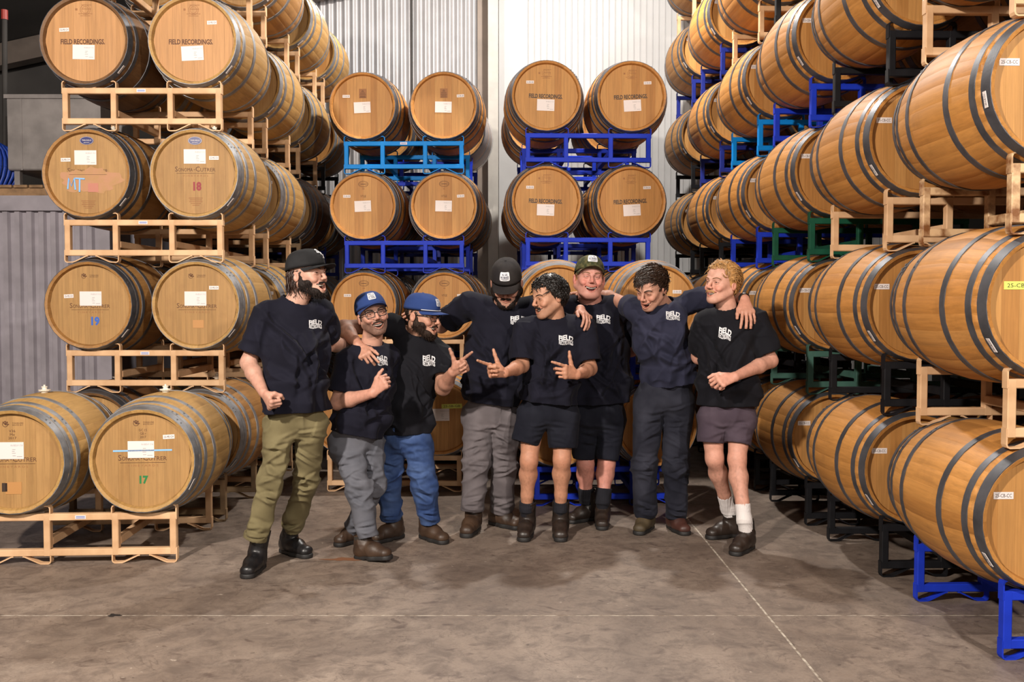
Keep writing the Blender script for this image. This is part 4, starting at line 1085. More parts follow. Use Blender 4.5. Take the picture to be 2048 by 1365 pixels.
# ---- clothing helpers
def limb_grid(pts, pad, vox): P = np.array(pts); return Field(P.min(0) - pad, P.max(0) + pad, vox)
def join(parts_):
    V = []; Q = []; Cc = []; n = 0
    for v, q, c in parts_:
        V.append(v); Q.append(q + n); Cc.append(c); n += len(v)
    return np.concatenate(V), np.concatenate(Q), np.concatenate(Cc)
NPERS = [0]
def person(sp):
    NPERS[0] += 1; seed = NPERS[0] * 7.13
    th = math.radians(sp['yaw']); fw = np.array((math.sin(th), -math.cos(th), 0)); rt = np.array((math.cos(th), math.sin(th), 0))
    root = thing('person', sp['label'], 'person', (float(W(*sp['hem'][:3])[0]), sp['hem'][2], 0), 0, 'men posing in a row')
    org = np.array(root.location)
    def child(nm, V, Q, mat, col=None, label=None, parent=None):
        return part(nm, np_mesh(nm, V - org, Q, mat, col), parent or root, label=label)
    sp['neck_w'] = W(*sp['neck']); sp['head_o'] = W(*sp['head'][:3]); sp['head_M'] = head_frame(*sp['face'])
    o, M, sc = sp['head_o'], sp['head_M'], sp.get('hs', 1.07)
    def hl(p): return o + (np.asarray(p) * sc) @ M.T
    V, Q, colr, zc, hm = build_head(sp); body = [(V, Q, colr)]
    base = np.array(sp['skin'])
    sh = [W(*p) for p in sp['sh']]; nb = sp['neck_w']
    # arms
    ar = sp.get('arm_r', 1.0)
    for i in (0, 1):
        a = sp['arms'][i]
        if a is None: continue
        el, wr = W(*a['el']), W(*a['wr'])
        pts = [sh[i], el, wr]; F = None; prims = [(seg(sh[i], el, .050 * ar, .043 * ar), 0), (seg(el, lerp(el, wr, .35), .043 * ar, .044 * ar), .025), (seg(lerp(el, wr, .35), wr, .044 * ar, .0275 * ar), .02)]
        if a.get('hand'):
            h = a['hand']; d = W(*h['to']) - wr; hp = hand_prims(wr + nrm(d) * .012, d, h['n'], h['sgn'], h['curl'], h['thumb'], h.get('sc', 1.04), h.get('spread', (.10, .03, -.04, -.12)))
            prims += hp; pts.append(wr + nrm(d) * .14)
        F = limb_grid(pts, .085, .0034)
        for p, k in prims: F.add(p, k)
        v, q = F.mesh(); c = np.repeat(base[None] * np.array((1.0, .96, .95)), len(v), 0)
        if a.get('hand'):                                            # pinker knuckles and hand
            t = np.clip(1 - np.linalg.norm(v - wr, axis=1) / .2, 0, 1)[:, None]; c = c * (1 - t * .5) + base * np.array((1.04, .86, .84)) * t * .5
        n_ = vnoise(v * 55 + seed); hairy = sp.get('hairy', .0) * .4
        if hairy:
            t = np.clip((vnoise(v * np.array((180, 180, 60)) + 3) - .52) * 4, 0, 1)[:, None] * hairy; c = c * (1 - t) + np.array((.12, .07, .045)) * t
        body.append((v, q, c))
    # torso core that carries the limbs (under the shirt)
    st = [(W(*s[:3]), s[3], s[4]) for s in sp['torso']]
    hips = [W(*p) for p in sp['hip']]; kn = [W(*p) for p in sp['knee']]; an = [W(*p) for p in sp['ankle']]
    F = limb_grid([s[0] for s in st] + sh + [nb] + hips, .22, .011)
    for (A, a0, b0), (B, a1, b1) in zip(st[:-1], st[1:]): F.add(seg(A, B, (a0 * .6, b0 * .55), (a1 * .52, b1 * .45), right=rt), .02)
    for i in (0, 1): F.add(seg(nb - np.array((0, 0, .05)), sh[i], .05, .045), .03); F.add(seg(st[-1][0], hips[i], .045, .045), .02)
    v, q = F.mesh(); body.append((v, q, np.repeat(base[None], len(v), 0)))
    lr = sp.get('leg_r', 1.0)
    for i in (0, 1):
        if sp['legs'] == 'shorts':
            H0, K, A_ = hips[i], kn[i], an[i]; back = nrm(np.array((0, 1, 0.0)) + .0 * fw); F = limb_grid([lerp(H0, K, .3), K, A_], .12, .0042)
            cal = lerp(K, A_, .30) + back * .018; kneef = K - back * .012 + nrm(H0 - K) * .005
            F.add(seg(lerp(H0, K, .12), K + back * .004, min(.080 * lr, sp.get('thigh', .09) - .014), .053 * lr)); F.add(ell(kneef, (.041 * lr, .040 * lr, .050 * lr)), .03)
            F.add(seg(K, cal, .050 * lr, .055 * lr), .03); F.add(seg(cal, lerp(K, A_, .72), .055 * lr, .039 * lr), .03); F.add(seg(lerp(K, A_, .72), A_, .039 * lr, .036 * lr), .02)
            F.add(seg(lerp(K, A_, .12) - back * .022, lerp(K, A_, .85) - back * .012, .022 * lr, .018 * lr), .03)
            v, q = F.mesh(); c = np.repeat(base[None] * np.array((1, .94, .92)), len(v), 0)
            t = np.exp(-(np.linalg.norm(v - kneef, axis=1) / .05) ** 2)[:, None]; c = c * (1 - t * .35) + base * np.array((1.0, .72, .66)) * t * .35
            t = np.clip((vnoise(v * np.array((150, 150, 45)) + 3) - .55) * 4, 0, 1)[:, None] * .22 * (v[:, 2:] < K[2] - .02); c = c * (1 - t) + np.array((.16, .085, .05)) * t
            body.append((v, q, c))
        else:
            F = limb_grid([hips[i], kn[i], an[i]], .09, .011); F.add(seg(hips[i], kn[i], .05, .04)); F.add(seg(kn[i], lerp(kn[i], an[i], .72), .04, .032), .02); v, q = F.mesh(); body.append((v, q, np.repeat(base[None], len(v), 0)))
    V, Q, Cc = join(body); child('body', V, Q, SKIN, Cc)

    # ---- shirt
    hem_n = nrm(st[-1][0] - st[-2][0])
    sl = []
    for i in (0, 1):
        a = sp['arms'][i]; el = W(*(a['el'] if a else sp['stub'][i])); fr = (a or {}).get('sleeve', .82); sl.append((sh[i], lerp(sh[i], el, fr), (a or {}).get('sr', .074)))
    F = limb_grid([s[0] for s in st] + sh + [nb] + [x[1] for x in sl], .24, .0068)
    for (A, a0, b0), (B, a1, b1) in list(zip(st[:-1], st[1:]))[:-1]: F.add(seg(A, B, (a0, b0), (a1, b1), right=rt), .05)
    (A, a0, b0), (B, a1, b1) = st[-2], st[-1]
    F.add(seg(A, B, (a0, b0), (a1, b1), right=rt, flat=True), .03)
    nbs = nb + np.array((0, 0, -.035))
    for i in (0, 1):
        F.add(seg(nbs, sh[i] - np.array((0, 0, .008)), sp.get('trap', .060), sp.get('delt', .068)), .045)
    for s0, s1, r in sl: F.add(seg(s0, s1, r * .95, r * 1.06, flat=True), .035)
    axn = nrm(o + M @ np.array((0, -.02, -.06)) - nb)
    F.add(seg(nb - axn * .03, nb - axn * .006, sp.get('neck_r', .06) * 1.10 + .016, sp.get('neck_r', .06) * 1.10 + .010), .02)
    F.cut(seg(nb - axn * .020, nb + axn * .10, sp.get('neck_r', .06) * 1.10 + .003, sp.get('neck_r', .06) * 1.10 + .012, flat=True), .006)
    for s0, s1, r in sl: F.cut(seg(s1 - nrm(s1 - s0) * .022, s1 + nrm(s1 - s0) * .02, r * 1.04 - .011, r * 1.06 - .011, flat=True), .003)
    F.cut(seg(B - hem_n * .022, B + hem_n * .03, (a1 - .013, b1 - .013), (a1 - .013, b1 - .013), right=rt, flat=True), .003)
    V, Q = F.mesh(); N_ = vnormals(V, Q)
    up = np.array((0, 0, 1.0)); fa = sp.get('fold', .010) * 2.7
    tz = np.clip((nb[2] - V[:, 2]) / max(nb[2] - B[2], .1), 0, 1)
    diag = sp.get('fold_dir', .7)
    amp = fa * (.35 + .9 * tz)
    f1 = ridge(V, rt * 1 + up * diag, up - rt * diag, 10.5, 1.9, seed); f2 = ridge(V, rt - up * .5 * diag, up + rt * .5 * diag, 6.0, 1.6, seed + 11); f3 = ridge(V, up, rt, 11, 3.0, seed + 23)
    belly = np.exp(-((tz - .8) / .22) ** 2)
    op_ = np.clip(((B - V) @ hem_n - .006) / .05, 0, 1)
    for s0, s1, r in sl:
        dq = np.linalg.norm(V - s1, axis=1) < r * 1.9; op_ = np.where(dq, np.minimum(op_, np.clip(((s1 - V) @ nrm(s1 - s0) - .006) / .04, 0, 1)), op_)
    op_ *= np.clip((np.linalg.norm(V - nb, axis=1) - .085) / .05, 0, 1)
    wv = 1 - np.clip(((B - V) @ hem_n - .05) / .16, 0, 1); an_ = np.arctan2((V - B) @ fw, (V - B) @ rt)
    V = V + N_ * (op_ * (amp * (f1 + .7 * f2) + fa * .8 * f3 * belly))[:, None]
    rsf = np.random.RandomState(int(seed)); wdt = st[1][1]; hgt = nb[2] - B[2]; cx_ = lambda q: B + (nb - B) * q
    frontm = np.clip(N_ @ fw * 1.6 + .15, 0, 1) * op_
    for k in range(13):
        sgn_ = 1 if k % 2 else -1
        if k < 6: a0 = (sgn_ * rsf.uniform(.7, .95), rsf.uniform(.62, .82)); a1 = (sgn_ * rsf.uniform(-.5, .25), rsf.uniform(.18, .5))
        elif k < 10: a0 = (sgn_ * rsf.uniform(.3, .95), rsf.uniform(.28, .55)); a1 = (sgn_ * rsf.uniform(-.6, .2), rsf.uniform(.05, .28))
        else: a0 = (rsf.uniform(-.6, .6), rsf.uniform(.5, .7)); a1 = (a0[0] + rsf.uniform(-.25, .25), rsf.uniform(.12, .3))
        p0 = cx_(a0[1]) + rt * wdt * a0[0]; p1 = cx_(a1[1]) + rt * wdt * a1[0]
        p2 = np.stack([(V - B) @ rt, V[:, 2]], 1); q0 = np.array([(p0 - B) @ rt, p0[2]]); q1 = np.array([(p1 - B) @ rt, p1[2]]); dd = q1 - q0
        t_ = np.clip(((p2 - q0) @ dd) / (dd @ dd), 0, 1); bend = rsf.uniform(-.03, .03) * np.sin(t_ * PI)
        nn2 = np.array([-dd[1], dd[0]]) / np.linalg.norm(dd); off_ = (p2 - q0 - t_[:, None] * dd) @ nn2 - bend; end_ = np.linalg.norm(p2 - q0 - t_[:, None] * dd, axis=1)
        w_ = rsf.uniform(.011, .020); A_f = fa * rsf.uniform(.35, .62) * np.sin(np.clip(t_ * .9 + .1, 0, 1) * PI) ** .7
        V = V + fw * (frontm * A_f * (np.exp(-(off_ / w_) ** 2) - .75 * np.exp(-((off_ - w_ * 1.7) / (w_ * 1.1)) ** 2)) * (end_ < .09))[:, None]
    Vc = V - B; hz = hem_n * (Vc @ hem_n)[:, None]; rad_ = Vc - hz; rad_ /= np.linalg.norm(rad_, axis=1, keepdims=True) + 1e-9
    V = V + rad_ * (wv * fa * .42 * (np.sin(an_ * 5 + seed) + .6 * np.sin(an_ * 9 + seed * 2)))[:, None] * (np.linalg.norm(Vc, axis=1) < .6)[:, None]
    for s0, s1, r in sl:                                             # creases round the sleeves
        ax_ = nrm(s1 - s0); dd = np.linalg.norm(V - lerp(s0, s1, .6), axis=1); m_ = np.exp(-(dd / .12) ** 2)
        V = V + N_ * (op_ * m_ * .012 * ridge(V, ax_ * .8 + fw * .3, np.cross(ax_, fw), 15, 4, seed + 31))[:, None]
    shirt = child('tshirt', V, Q, CL[sp['shirt']])
    nr_ = sp.get('neck_r', .06) * 1.10 + .009; e1 = nrm(rt - axn * (rt @ axn)); e2 = np.cross(axn, e1); pts = []
    for k in range(29):
        a_ = 2 * PI * k / 28; p = nb - axn * .008 + (e1 * math.cos(a_) + e2 * math.sin(a_)) * nr_; pts.append(p)
    part('collar', MB().tube([tuple(p - org) for p in pts], .0075, 6, cap=False).build('collar', CL[sp['shirt']], True), shirt)
    # print on the chest
    if sp.get('logo'):
        from mathutils.bvhtree import BVHTree
        u, v_, wpx, hpx, skew, shear = sp['logo']
        t1 = text_mesh('FIELD', .1, PRINT, 'l', width=1.0, height=.54, bold=.004); t2 = text_mesh('RECORDINGS', .1, PRINT, 'l', width=.98, height=.48, bold=.003)
        vv = []; ff = []
        for tm, oy in ((t1, .24), (t2, -.26)):
            bm = bmesh.new(); bm.from_mesh(tm); bmesh.ops.triangulate(bm, faces=bm.faces); bm.to_mesh(tm); bm.free()
            n0 = len(vv)
            for x in tm.vertices:
                px, py = x.co.x, x.co.y + oy
                py += .07 * math.sin(px * 9 + (1.5 if oy > 0 else 0)) * (1 if oy > 0 else .7)            # wobbly drawn letters
                vv.append((px, py))
            ff += [tuple(n0 + i for i in p.vertices) for p in tm.polygons]
        tree = BVHTree.FromPolygons([tuple(x) for x in V], [tuple(int(j) for j in f) for f in Q]); cam_p = Vector((0, 0, CAM_H)); out = []; ok = True
        for px, py in vv:
            q = W(u + px * wpx + shear * py * wpx, v_ - py * hpx + skew * px * wpx, 5.0); dr = (Vector(q) - cam_p).normalized()
            hit, nn, _, _ = tree.ray_cast(cam_p, dr)
            if hit is None: ok = False; break
            out.append(Vector(hit) - dr * .0035 - Vector(org))
        if ok:
            mm = mesh('chest_print', out, ff, PRINT); part('chest_print', mm, shirt, label='white hand drawn lettering in two rows')

    # ---- trousers or shorts
    pc = lerp(hips[0], hips[1], .5)
    top = st[-1][0]; lg = sp['leg_cloth']
    short = sp['legs'] == 'shorts'; ends = []
    for i in (0, 1):
        if short: e = W(*sp['short_e'][i]); ends.append(e)
        else: ends.append(an[i] + np.array((0, 0, sp.get('cuff_up', .0))))
    F = limb_grid([top, pc] + hips + kn + ends + [top + np.array((0, 0, .06))], .17, .0068)
    pw, pd = sp.get('pelvis', (.155, .115)); lw = sp.get('thigh', .088); kw = sp.get('knee_r', .064); cw = sp.get('cuff_r', .060)
    for i in (0, 1):
        hj = hips[i]; e = ends[i]; k_ = .004
        if short: F.add(seg(hj, e, lw, sp['short_r'], flat=True), k_)
        else:
            ev = nrm(e - kn[i])
            F2 = F.like()
            F2.add(seg(hj, kn[i], lw, kw)); F2.add(seg(kn[i], e, kw, cw, flat=True), .03)
            h_ = np.clip(k_ - np.abs(F.d - F2.d), 0, None) / k_; F.d = np.minimum(F.d, F2.d) - h_ * h_ * (k_ * .25)
    F.add(seg(top + np.array((0, 0, .06)), pc + np.array((0, 0, .045)), (pw * .84, pd * .9), (pw * .92, pd * .95), right=rt), .035)
    for i in (0, 1): F.add(ell(hips[i] + np.array((0, 0, .015)), lw * .99), .03)
    for i in (0, 1):
        e = ends[i]; ev = nrm(e - (hips[i] if short else kn[i])); r_ = sp['short_r'] if short else cw
        F.cut(seg(e - ev * .028, e + ev * .03, r_ - .014, r_ - .014, flat=True), .003)
    V, Q = F.mesh(); N_ = vnormals(V, Q); disp = np.zeros(len(V))
    lf = sp.get('leg_fold', .010) * 1.9; op_ = np.ones(len(V))
    for i in (0, 1): op_ = np.where(np.linalg.norm(V - ends[i], axis=1) < .12, np.minimum(op_, np.clip(((ends[i] - V) @ nrm(ends[i] - (kn[i] if not short else hips[i])) - .004) / .03, 0, 1)), op_)
    for i in (0, 1):
        if short:
            disp += lf * .35 * ridge(V, rt, up, 9, 2.2, seed + 5 + i) + lf * .5 * np.exp(-(np.linalg.norm(V - hips[i], axis=1) / .14) ** 2) * ridge(V, up + rt * (.6 if i else -.6), rt, 12, 4, seed + 15 + i)
        else:
            ax_ = nrm(hips[i] - kn[i])
            side_d = np.linalg.norm(V - kn[i], axis=1); other = np.linalg.norm(V - kn[1 - i], axis=1); mine = (side_d < other)
            for c_, s_, g in ((kn[i], .15, 1.1), (lerp(kn[i], ends[i], .93), .13, 1.0), (hips[i], .17, .8)):
                m_ = np.exp(-(np.linalg.norm(V - c_, axis=1) / s_) ** 2) * mine
                disp += lf * g * m_ * ridge(V, up * .9 + rt * (.35 if i else -.35), rt, 14, 4.5, seed + 7 * i)
            disp += lf * .35 * mine * ridge(V, rt, up, 10, 1.8, seed + 3 + i)
    V = V + N_ * (disp * op_)[:, None]
    rsf = np.random.RandomState(int(seed) + 50); N_ = vnormals(V, Q); frontm = np.clip(-N_[:, 1] * 1.5 + .2, 0, 1) * op_; p2 = V[:, [0, 2]]
    for i in (0, 1):
        so = 1 if i else -1; cr = pc + np.array((0, 0, -.045)); lines = []; hp, kp, ep = hips[i], kn[i], ends[i]
        for k in range(5): z = -.015 - .035 * k; lines.append((cr + np.array((so * .012, 0, z + .02)), cr + np.array((so * rsf.uniform(.09, .15), 0, z + rsf.uniform(-.035, .06))), 1.0))
        if not short:
            for k in range(7):
                z = rsf.uniform(-.10, .09); lines.append((kp + np.array((-kw * rsf.uniform(.2, 1.0), 0, z)), kp + np.array((kw * rsf.uniform(.2, 1.0), 0, z + rsf.uniform(-.05, .05))), 1.1))
            for k in range(6):
                q = lerp(kp, ep, rsf.uniform(.72, .98)); z = rsf.uniform(-.03, .03); lines.append((q + np.array((-cw, 0, z)), q + np.array((cw, 0, -z)), .9))
            for k in range(3):
                q = lerp(hp, kp, rsf.uniform(.3, .75)); lines.append((q + np.array((-lw * .7 * so, 0, .05)), q + np.array((lw * .6 * so, 0, -.03)), .7))
        for a0, a1, am in lines:
            q0, q1 = a0[[0, 2]], a1[[0, 2]]; dd = q1 - q0; t_ = np.clip(((p2 - q0) @ dd) / (dd @ dd + 1e-9), 0, 1); near = np.linalg.norm(p2 - q0 - t_[:, None] * dd, axis=1)
            nn2 = np.array([-dd[1], dd[0]]) / (np.linalg.norm(dd) + 1e-9); off_ = (p2 - q0 - t_[:, None] * dd) @ nn2 - rsf.uniform(-.012, .012) * np.sin(t_ * PI); w_ = rsf.uniform(.008, .014)
            mine = np.linalg.norm(V - lerp(kn[i], hips[i], .5), axis=1) < np.linalg.norm(V - lerp(kn[1 - i], hips[1 - i], .5), axis=1) + .02
            V = V + np.array((0, -1.0, 0)) * (frontm * mine * am * lf * rsf.uniform(.30, .55) * np.sin(np.clip(t_, .04, .96) * PI) ** .6 * (np.exp(-(off_ / w_) ** 2) - .7 * np.exp(-((off_ - w_ * 1.7) / w_) ** 2)) * (near < .05))[:, None]
    leg_o = child('shorts' if short else 'trousers', V, Q, CL[lg])
    if sp.get('rolled'):
        for i in sp['rolled']:
            e = ends[i]; ev = nrm(e - kn[i]); F = limb_grid([e], .12, .0055)
            F.add(seg(e - ev * .030, e + ev * .006, cw + .008, cw + .009, flat=True)); F.cut(seg(e - ev * .05, e + ev * .03, cw - .004, cw - .004, flat=True))
            v, q = F.mesh(); n_ = vnormals(v, q); v = v + n_ * (.007 * ridge(v, up, rt, 22, 6, seed + 77))[:, None]; child('turn_up', v, q, CL[lg], parent=leg_o)

    # ---- socks and boots
    for i in (0, 1):
        b = sp['boots'][i]; A_ = an[i]; gx, gy = b.get('at', (A_[0], A_[1])); ya = math.radians(b['yaw'])
        f_ = np.array((math.sin(ya), -math.cos(ya), 0.0)); r_ = np.array((math.cos(ya), math.sin(ya), 0.0)); lift = math.radians(b.get('toe_up', 0)); z0 = b.get('z', 0.0)
        f_ = f_ * math.cos(lift) + up * math.sin(lift); u_ = np.cross(r_, f_); u_ = u_ if u_[2] > 0 else -u_
        s_ = b.get('sc', 1.0); G = np.array((gx, gy, z0)) - f_ * .035 * s_
        Mb = np.stack([r_, f_, u_], 1)
        def bl(p): return G + Mb @ (np.asarray(p, float) * s_)
        if sp.get('sock'):
            kk = kn[i]; ss = sp['sock'][1]; tp = lerp(A_, kk, ss); F = limb_grid([tp, A_, bl((0, 0, .1))], .075, .0038)
            F.add(seg(A_ - np.array((0, 0, .02)), tp, .0375 * lr + .005, (sp['sock'][2] if len(sp['sock']) > 2 else .0385 * lr + .008), flat=True)); F.add(seg(A_, bl((0, .0, .08)), .042, .044), .02)
            ring = np.array((0, 0, 1.0))
            F.cut(seg(tp - nrm(tp - A_) * .012, tp + nrm(tp - A_) * .03, .0385 * lr - .003, .0385 * lr - .003, flat=True))
            v, q = F.mesh(); n_ = vnormals(v, q)
            angp = np.arctan2(v[:, 1] - A_[1], v[:, 0] - A_[0]); v = v + n_ * (.0012 * np.sin(angp * 26))[:, None]; v = v + n_ * (.003 * ridge(v, up, rt, 25, 4, seed + i) * np.exp(-((v[:, 2] - A_[2]) / .05) ** 2))[:, None]
            child('sock', v, q, CL[sp['sock'][0]])
        tall = b.get('tall', .165)
        F = limb_grid([bl((x_, y_, z_)) for x_ in (-.07, .07) for y_ in (-.09, .24) for z_ in (-.02, tall + .03)] + [A_], .05, .0046)
        F.add(seg(bl((0, -.035, .050)), bl((0, .075, .052)), (.036 * s_, .042 * s_), (.044 * s_, .040 * s_), right=r_)); F.add(seg(bl((0, .075, .048)), bl((.004, .165, .040)), (.045 * s_, .040 * s_), (.042 * s_, .032 * s_), right=r_), .02)
        F.add(seg(bl((0, .01, .07)), bl((0, .085, .062)), .046 * s_, .040 * s_), .03)
        topc = np.array((A_[0], A_[1], 0)) * 1.0; tpt = bl((0, 0, .10)); tpt2 = tpt + nrm(lerp(kn[i], A_, 0.0) - tpt) * (tall - .10) if not sp.get('sock') else tpt + nrm(kn[i] - tpt) * (tall - .10)
        F.add(seg(bl((0, -.005, .06)), tpt, .046 * s_, .048 * s_), .03); F.add(seg(tpt, tpt2, .048 * s_, b.get('shaft', .052) * s_, flat=True), .02)
        F.cut(seg(tpt2 - nrm(tpt2 - tpt) * .02, tpt2 + nrm(tpt2 - tpt) * .03, b.get('shaft', .052) * s_ - .006, b.get('shaft', .052) * s_ - .006, flat=True))
        F.cut(half(bl((0, .06, .018)), u_, .5))
        v, q = F.mesh(); n_ = vnormals(v, q)
        v = v + n_ * (.0024 * ridge(v, f_ + .4 * u_, r_, 22, 5, seed + 41 + i))[:, None]
        bt = child('boot', v, q, LEATHER[b['mat']], label=b.get('label'))
        F = limb_grid([bl((x_, y_, z_)) for x_ in (-.07, .07) for y_ in (-.10, .24) for z_ in (-.02, .04)], .03, .0046)
        F.add(seg(bl((0, -.035, .012)), bl((0, .075, .012)), (.039 * s_, .05 * s_), (.046 * s_, .05 * s_), right=r_, cap=.9)); F.add(seg(bl((0, .075, .012)), bl((.004, .164, .012)), (.046 * s_, .05 * s_), (.043 * s_, .05 * s_), right=r_, cap=.9), .02)
        F.cut(half(bl((0, .06, 0.001)), u_, .5)); F.cut(half(bl((0, .06, .027)), -u_, .5))
        F.cut((lambda c0: seg(c0 - r_ * .1, c0 + r_ * .1, .02, .02))(bl((0, .045, -.012))), .004)
        v, q = F.mesh(); child('sole', v, q, RUBBER, parent=bt)
        if b.get('elastic', True):
            for s in (-1, 1):
                mb = MB(); pts = [tpt2 - nrm(tpt2 - tpt) * .006, lerp(tpt2, tpt, .6), lerp(tpt, bl((0, 0, .06)), .5)]
                fwd_ = nrm(f_); vv = []
                for kx, p in enumerate(pts):
                    rr = (b.get('shaft', .052) + .0012, .0505, .0485)[kx] * s_
                    for a_ in (-1, 0, 1):
                        an_ = a_ * (.42, .34, .16)[kx]; vv.append(p + (r_ * s * math.cos(an_) + fwd_ * math.sin(an_)) * (rr + .002) - org)
                me = mesh('elastic_gore', vv, [(0, 1, 4, 3), (1, 2, 5, 4), (3, 4, 7, 6), (4, 5, 8, 7)], ELASTIC, True); part('elastic_gore', me, bt)

    # ---- face details
    ey = MB()
    for s in (-1, 1):
        e = MB(); c = (s * .032, .0790, -.0018); e.lathe([(.0001, -.0122)] + [(.0122 * math.sin(a), -.0122 * math.cos(a)) for a in (.4, .8, 1.2, 1.57, 1.95, 2.35, 2.75)] + [(.0001, .0122)], 14, 'y', c, close=False)
        me = e.build('eye', EYEW, True); me.materials.append(IRIS)
        gz = sp.get('gaze', 0.0)
        for p in me.polygons:
            ce = p.center
            if (ce.x - c[0] - gz) ** 2 + (ce.z - c[2]) ** 2 < .0066 ** 2 and ce.y > c[1]: p.material_index = 1
        me.transform(Matrix([[*(M[i] * sc), o[i] - org[i]] for i in range(3)] + [[0, 0, 0, 1]])); part('eye', me, root)
    if hm > .004:
        tb = MB(); n0 = 11
        mw, mzu, mzl, my = sp['mouth_fn']
        for k in range(n0):
            xn = (k - (n0 - 1) / 2) / ((n0 - 1) / 2) * .70; x = xn * mw; y = my(xn) - .0085; zt = mzu(xn) - .0012; hh = min(.0095, (mzu(xn) - mzl(xn)) * .62)
            tb.box(x - .00235, x + .00235, y - .004, y, zt - hh, zt)
        me = tb.build('teeth', TEETH); me.transform(Matrix([[*(M[i] * sc), o[i] - org[i]] for i in range(3)] + [[0, 0, 0, 1]])); part('teeth', me, root)
    H = HAIRM[sp['hair']]
    paths = []; rads = []
    for s in (-1, 1):                                                  # eyebrows
        for k in range(30):
            t = k / 29; p = np.array((s * lerp(.012, .049, t), lerp(.1010, .083, t ** 1.3), .0175 + .0016 * math.sin(k * 2.4) + .007 * math.sin(t * 2.6) - .004 * sp.get('brow', 0) * (1 - t)))
            q = p + np.array((s * .010, .000, .0035 * (1 - 2 * t))); paths.append(np.array([p, lerp(p, q, .5) + np.array((0, .0015, 0)), q])); rads.append(np.array((.0014, .0016, .0006)) * sp.get('brow_w', 1))
    v, q = tube_np(paths, rads, 5); child('eyebrows', hl(v), q, HAIRM[sp.get('brow_c', sp['hair'])])
    if sp.get('moustache'):
        rs = np.random.RandomState(3); paths = []; rads = []; dn = sp['moustache']
        for k in range(60):
            x = rs.uniform(-.026, .026); p = np.array((x, .1015 - (abs(x) / .03) ** 2 * .012, -.049 + rs.uniform(-.003, .002) - abs(x) * .12)); q = p + np.array((math.copysign(.006, x) * (1 + abs(x) * 20), .003, -.007 - abs(x) * .15)) * dn
            paths.append(np.array([p, lerp(p, q, .5) + np.array((0, .002, 0)), q])); rads.append(np.array((.0022, .0020, .0008)))
        v, q = tube_np(paths, rads, 4); child('moustache', hl(v), q, BEARDM.get(sp.get('beard_c', sp['hair']), HAIRM[sp['hair']]))
    if sp.get('beard'):
        n_, ln, zt, r_ = sp['beard']
        F = Field(o - .17 * sc, o + .17 * sc, .004)
        fwb = sp.get('face_w', 1.0) * sp.get('jaw', 1.0)
        for s in (-1, 1): F.add(moved(seg((s * .056 * fwb, -.002, -.048), (s * .022 * fwb, .066, -.100), .021 * fwb, .026), o, M, sc), .02); F.add(moved(seg((s * .064 * sp.get('face_w', 1.0), .008, -.015), (s * .058 * fwb, .008, -.055), .011, .020), o, M, sc), .015)
        F.add(moved(ell((0, .078, -.106), (.030 * fwb, .023, .020 + ln * .2)), o, M, sc), .02)
        for s in (-1, 1): F.add(moved(ell((s * .050 * fwb, .042, -.048), (.020, .026, .022)), o, M, sc), .015)
        F.add(moved(seg((-.030, .078, -.098), (.030, .078, -.098), .017), o, M, sc), .015)
        mw_ = sp['mouth_fn'][0]; F.cut(moved(ell((0, .110, -.066 - .008 * sp['mouth']), (mw_ * 1.02, .045, .017 + .010 * sp['mouth'])), o, M, sc), .006); F.cut(moved(ell((0, .115, -.035), (.030, .05, .016)), o, M, sc), .006)
        v, q = F.mesh(); nn = vnormals(v, q); v = v + nn * (.005 * (vnoise((v - o) @ M * np.array((170, 120, 70))) - .5) - .002 + sp.get('beard_up', .0))[:, None]
        P2, R2 = jaw_strands(n_, NPERS[0], ln, r_, lambda t: -.052 + .050 * max(t - .4, 0) / .6)
        P2 = [p * np.array((fwb, 1.0, 1.0)) for p in P2]; v2, q2 = tube_np(P2, R2, 4); v2 = hl(v2)
        rsb = np.random.RandomState(NPERS[0] + 9); pk = rsb.choice(len(v), 1500); dn_ = -M[:, 2] + M[:, 1] * .25; P3 = []; R3 = []
        for i_ in pk:
            L_ = ln * (.5 + .5 * rsb.rand()); q_ = v[i_] - nn[i_] * .003; path = [q_]; dr_ = nn[i_] * .55 + dn_ + rsb.normal(size=3) * .22
            for k_ in range(1, 5): q_ = q_ + nrm(dr_ - nn[i_] * .22 * k_ + rsb.normal(size=3) * .22) * L_ / 4; path.append(q_)
            P3.append(np.array(path)); R3.append(r_ * (.6 + .5 * rsb.rand()) * np.linspace(1, .25, 5))
        v3, q3 = tube_np(P3, R3, 4)
        vv, qq, _ = join([(v, q, v), (v2, q2, v2), (v3, q3, v3)]); child('beard', vv, qq, BEARDM[sp.get('beard_c', sp['hair'])])
    if sp.get('hairdo'):
        allv = []
        for hd in sp['hairdo']:
            P2, R2 = strands(sp, **hd)
            if P2: v, q = tube_np(P2, R2, 5); allv.append((hl(v), q, v))
        if sp.get('hair_cap'):
            F = Field(o - .18 * sc, o + .18 * sc, .0045); g, keep = sp['hair_cap']
            F.add(moved(ell((0, -.014, .032), (.077 + g, .099 + g, .088 + g * 1.2)), o, M, sc))
            for s in (-1, 1): F.cut(moved(ell((s * .056, .066, .034), (.030, .030, .034)), o, M, sc), .008)
            for c_, n_ in keep: F.cut(moved(half(c_, -np.asarray(n_, float), .4), o, M, sc), .012)
            v, q = F.mesh(); nn = vnormals(v, q); v = v + nn * (g * .7 * (vnoise((v - o) @ M * np.array((70, 45, 60))) - .5))[:, None]; allv.append((v, q, v))
        if allv:
            v, q, _ = join(allv); child('hair', v, q, H)
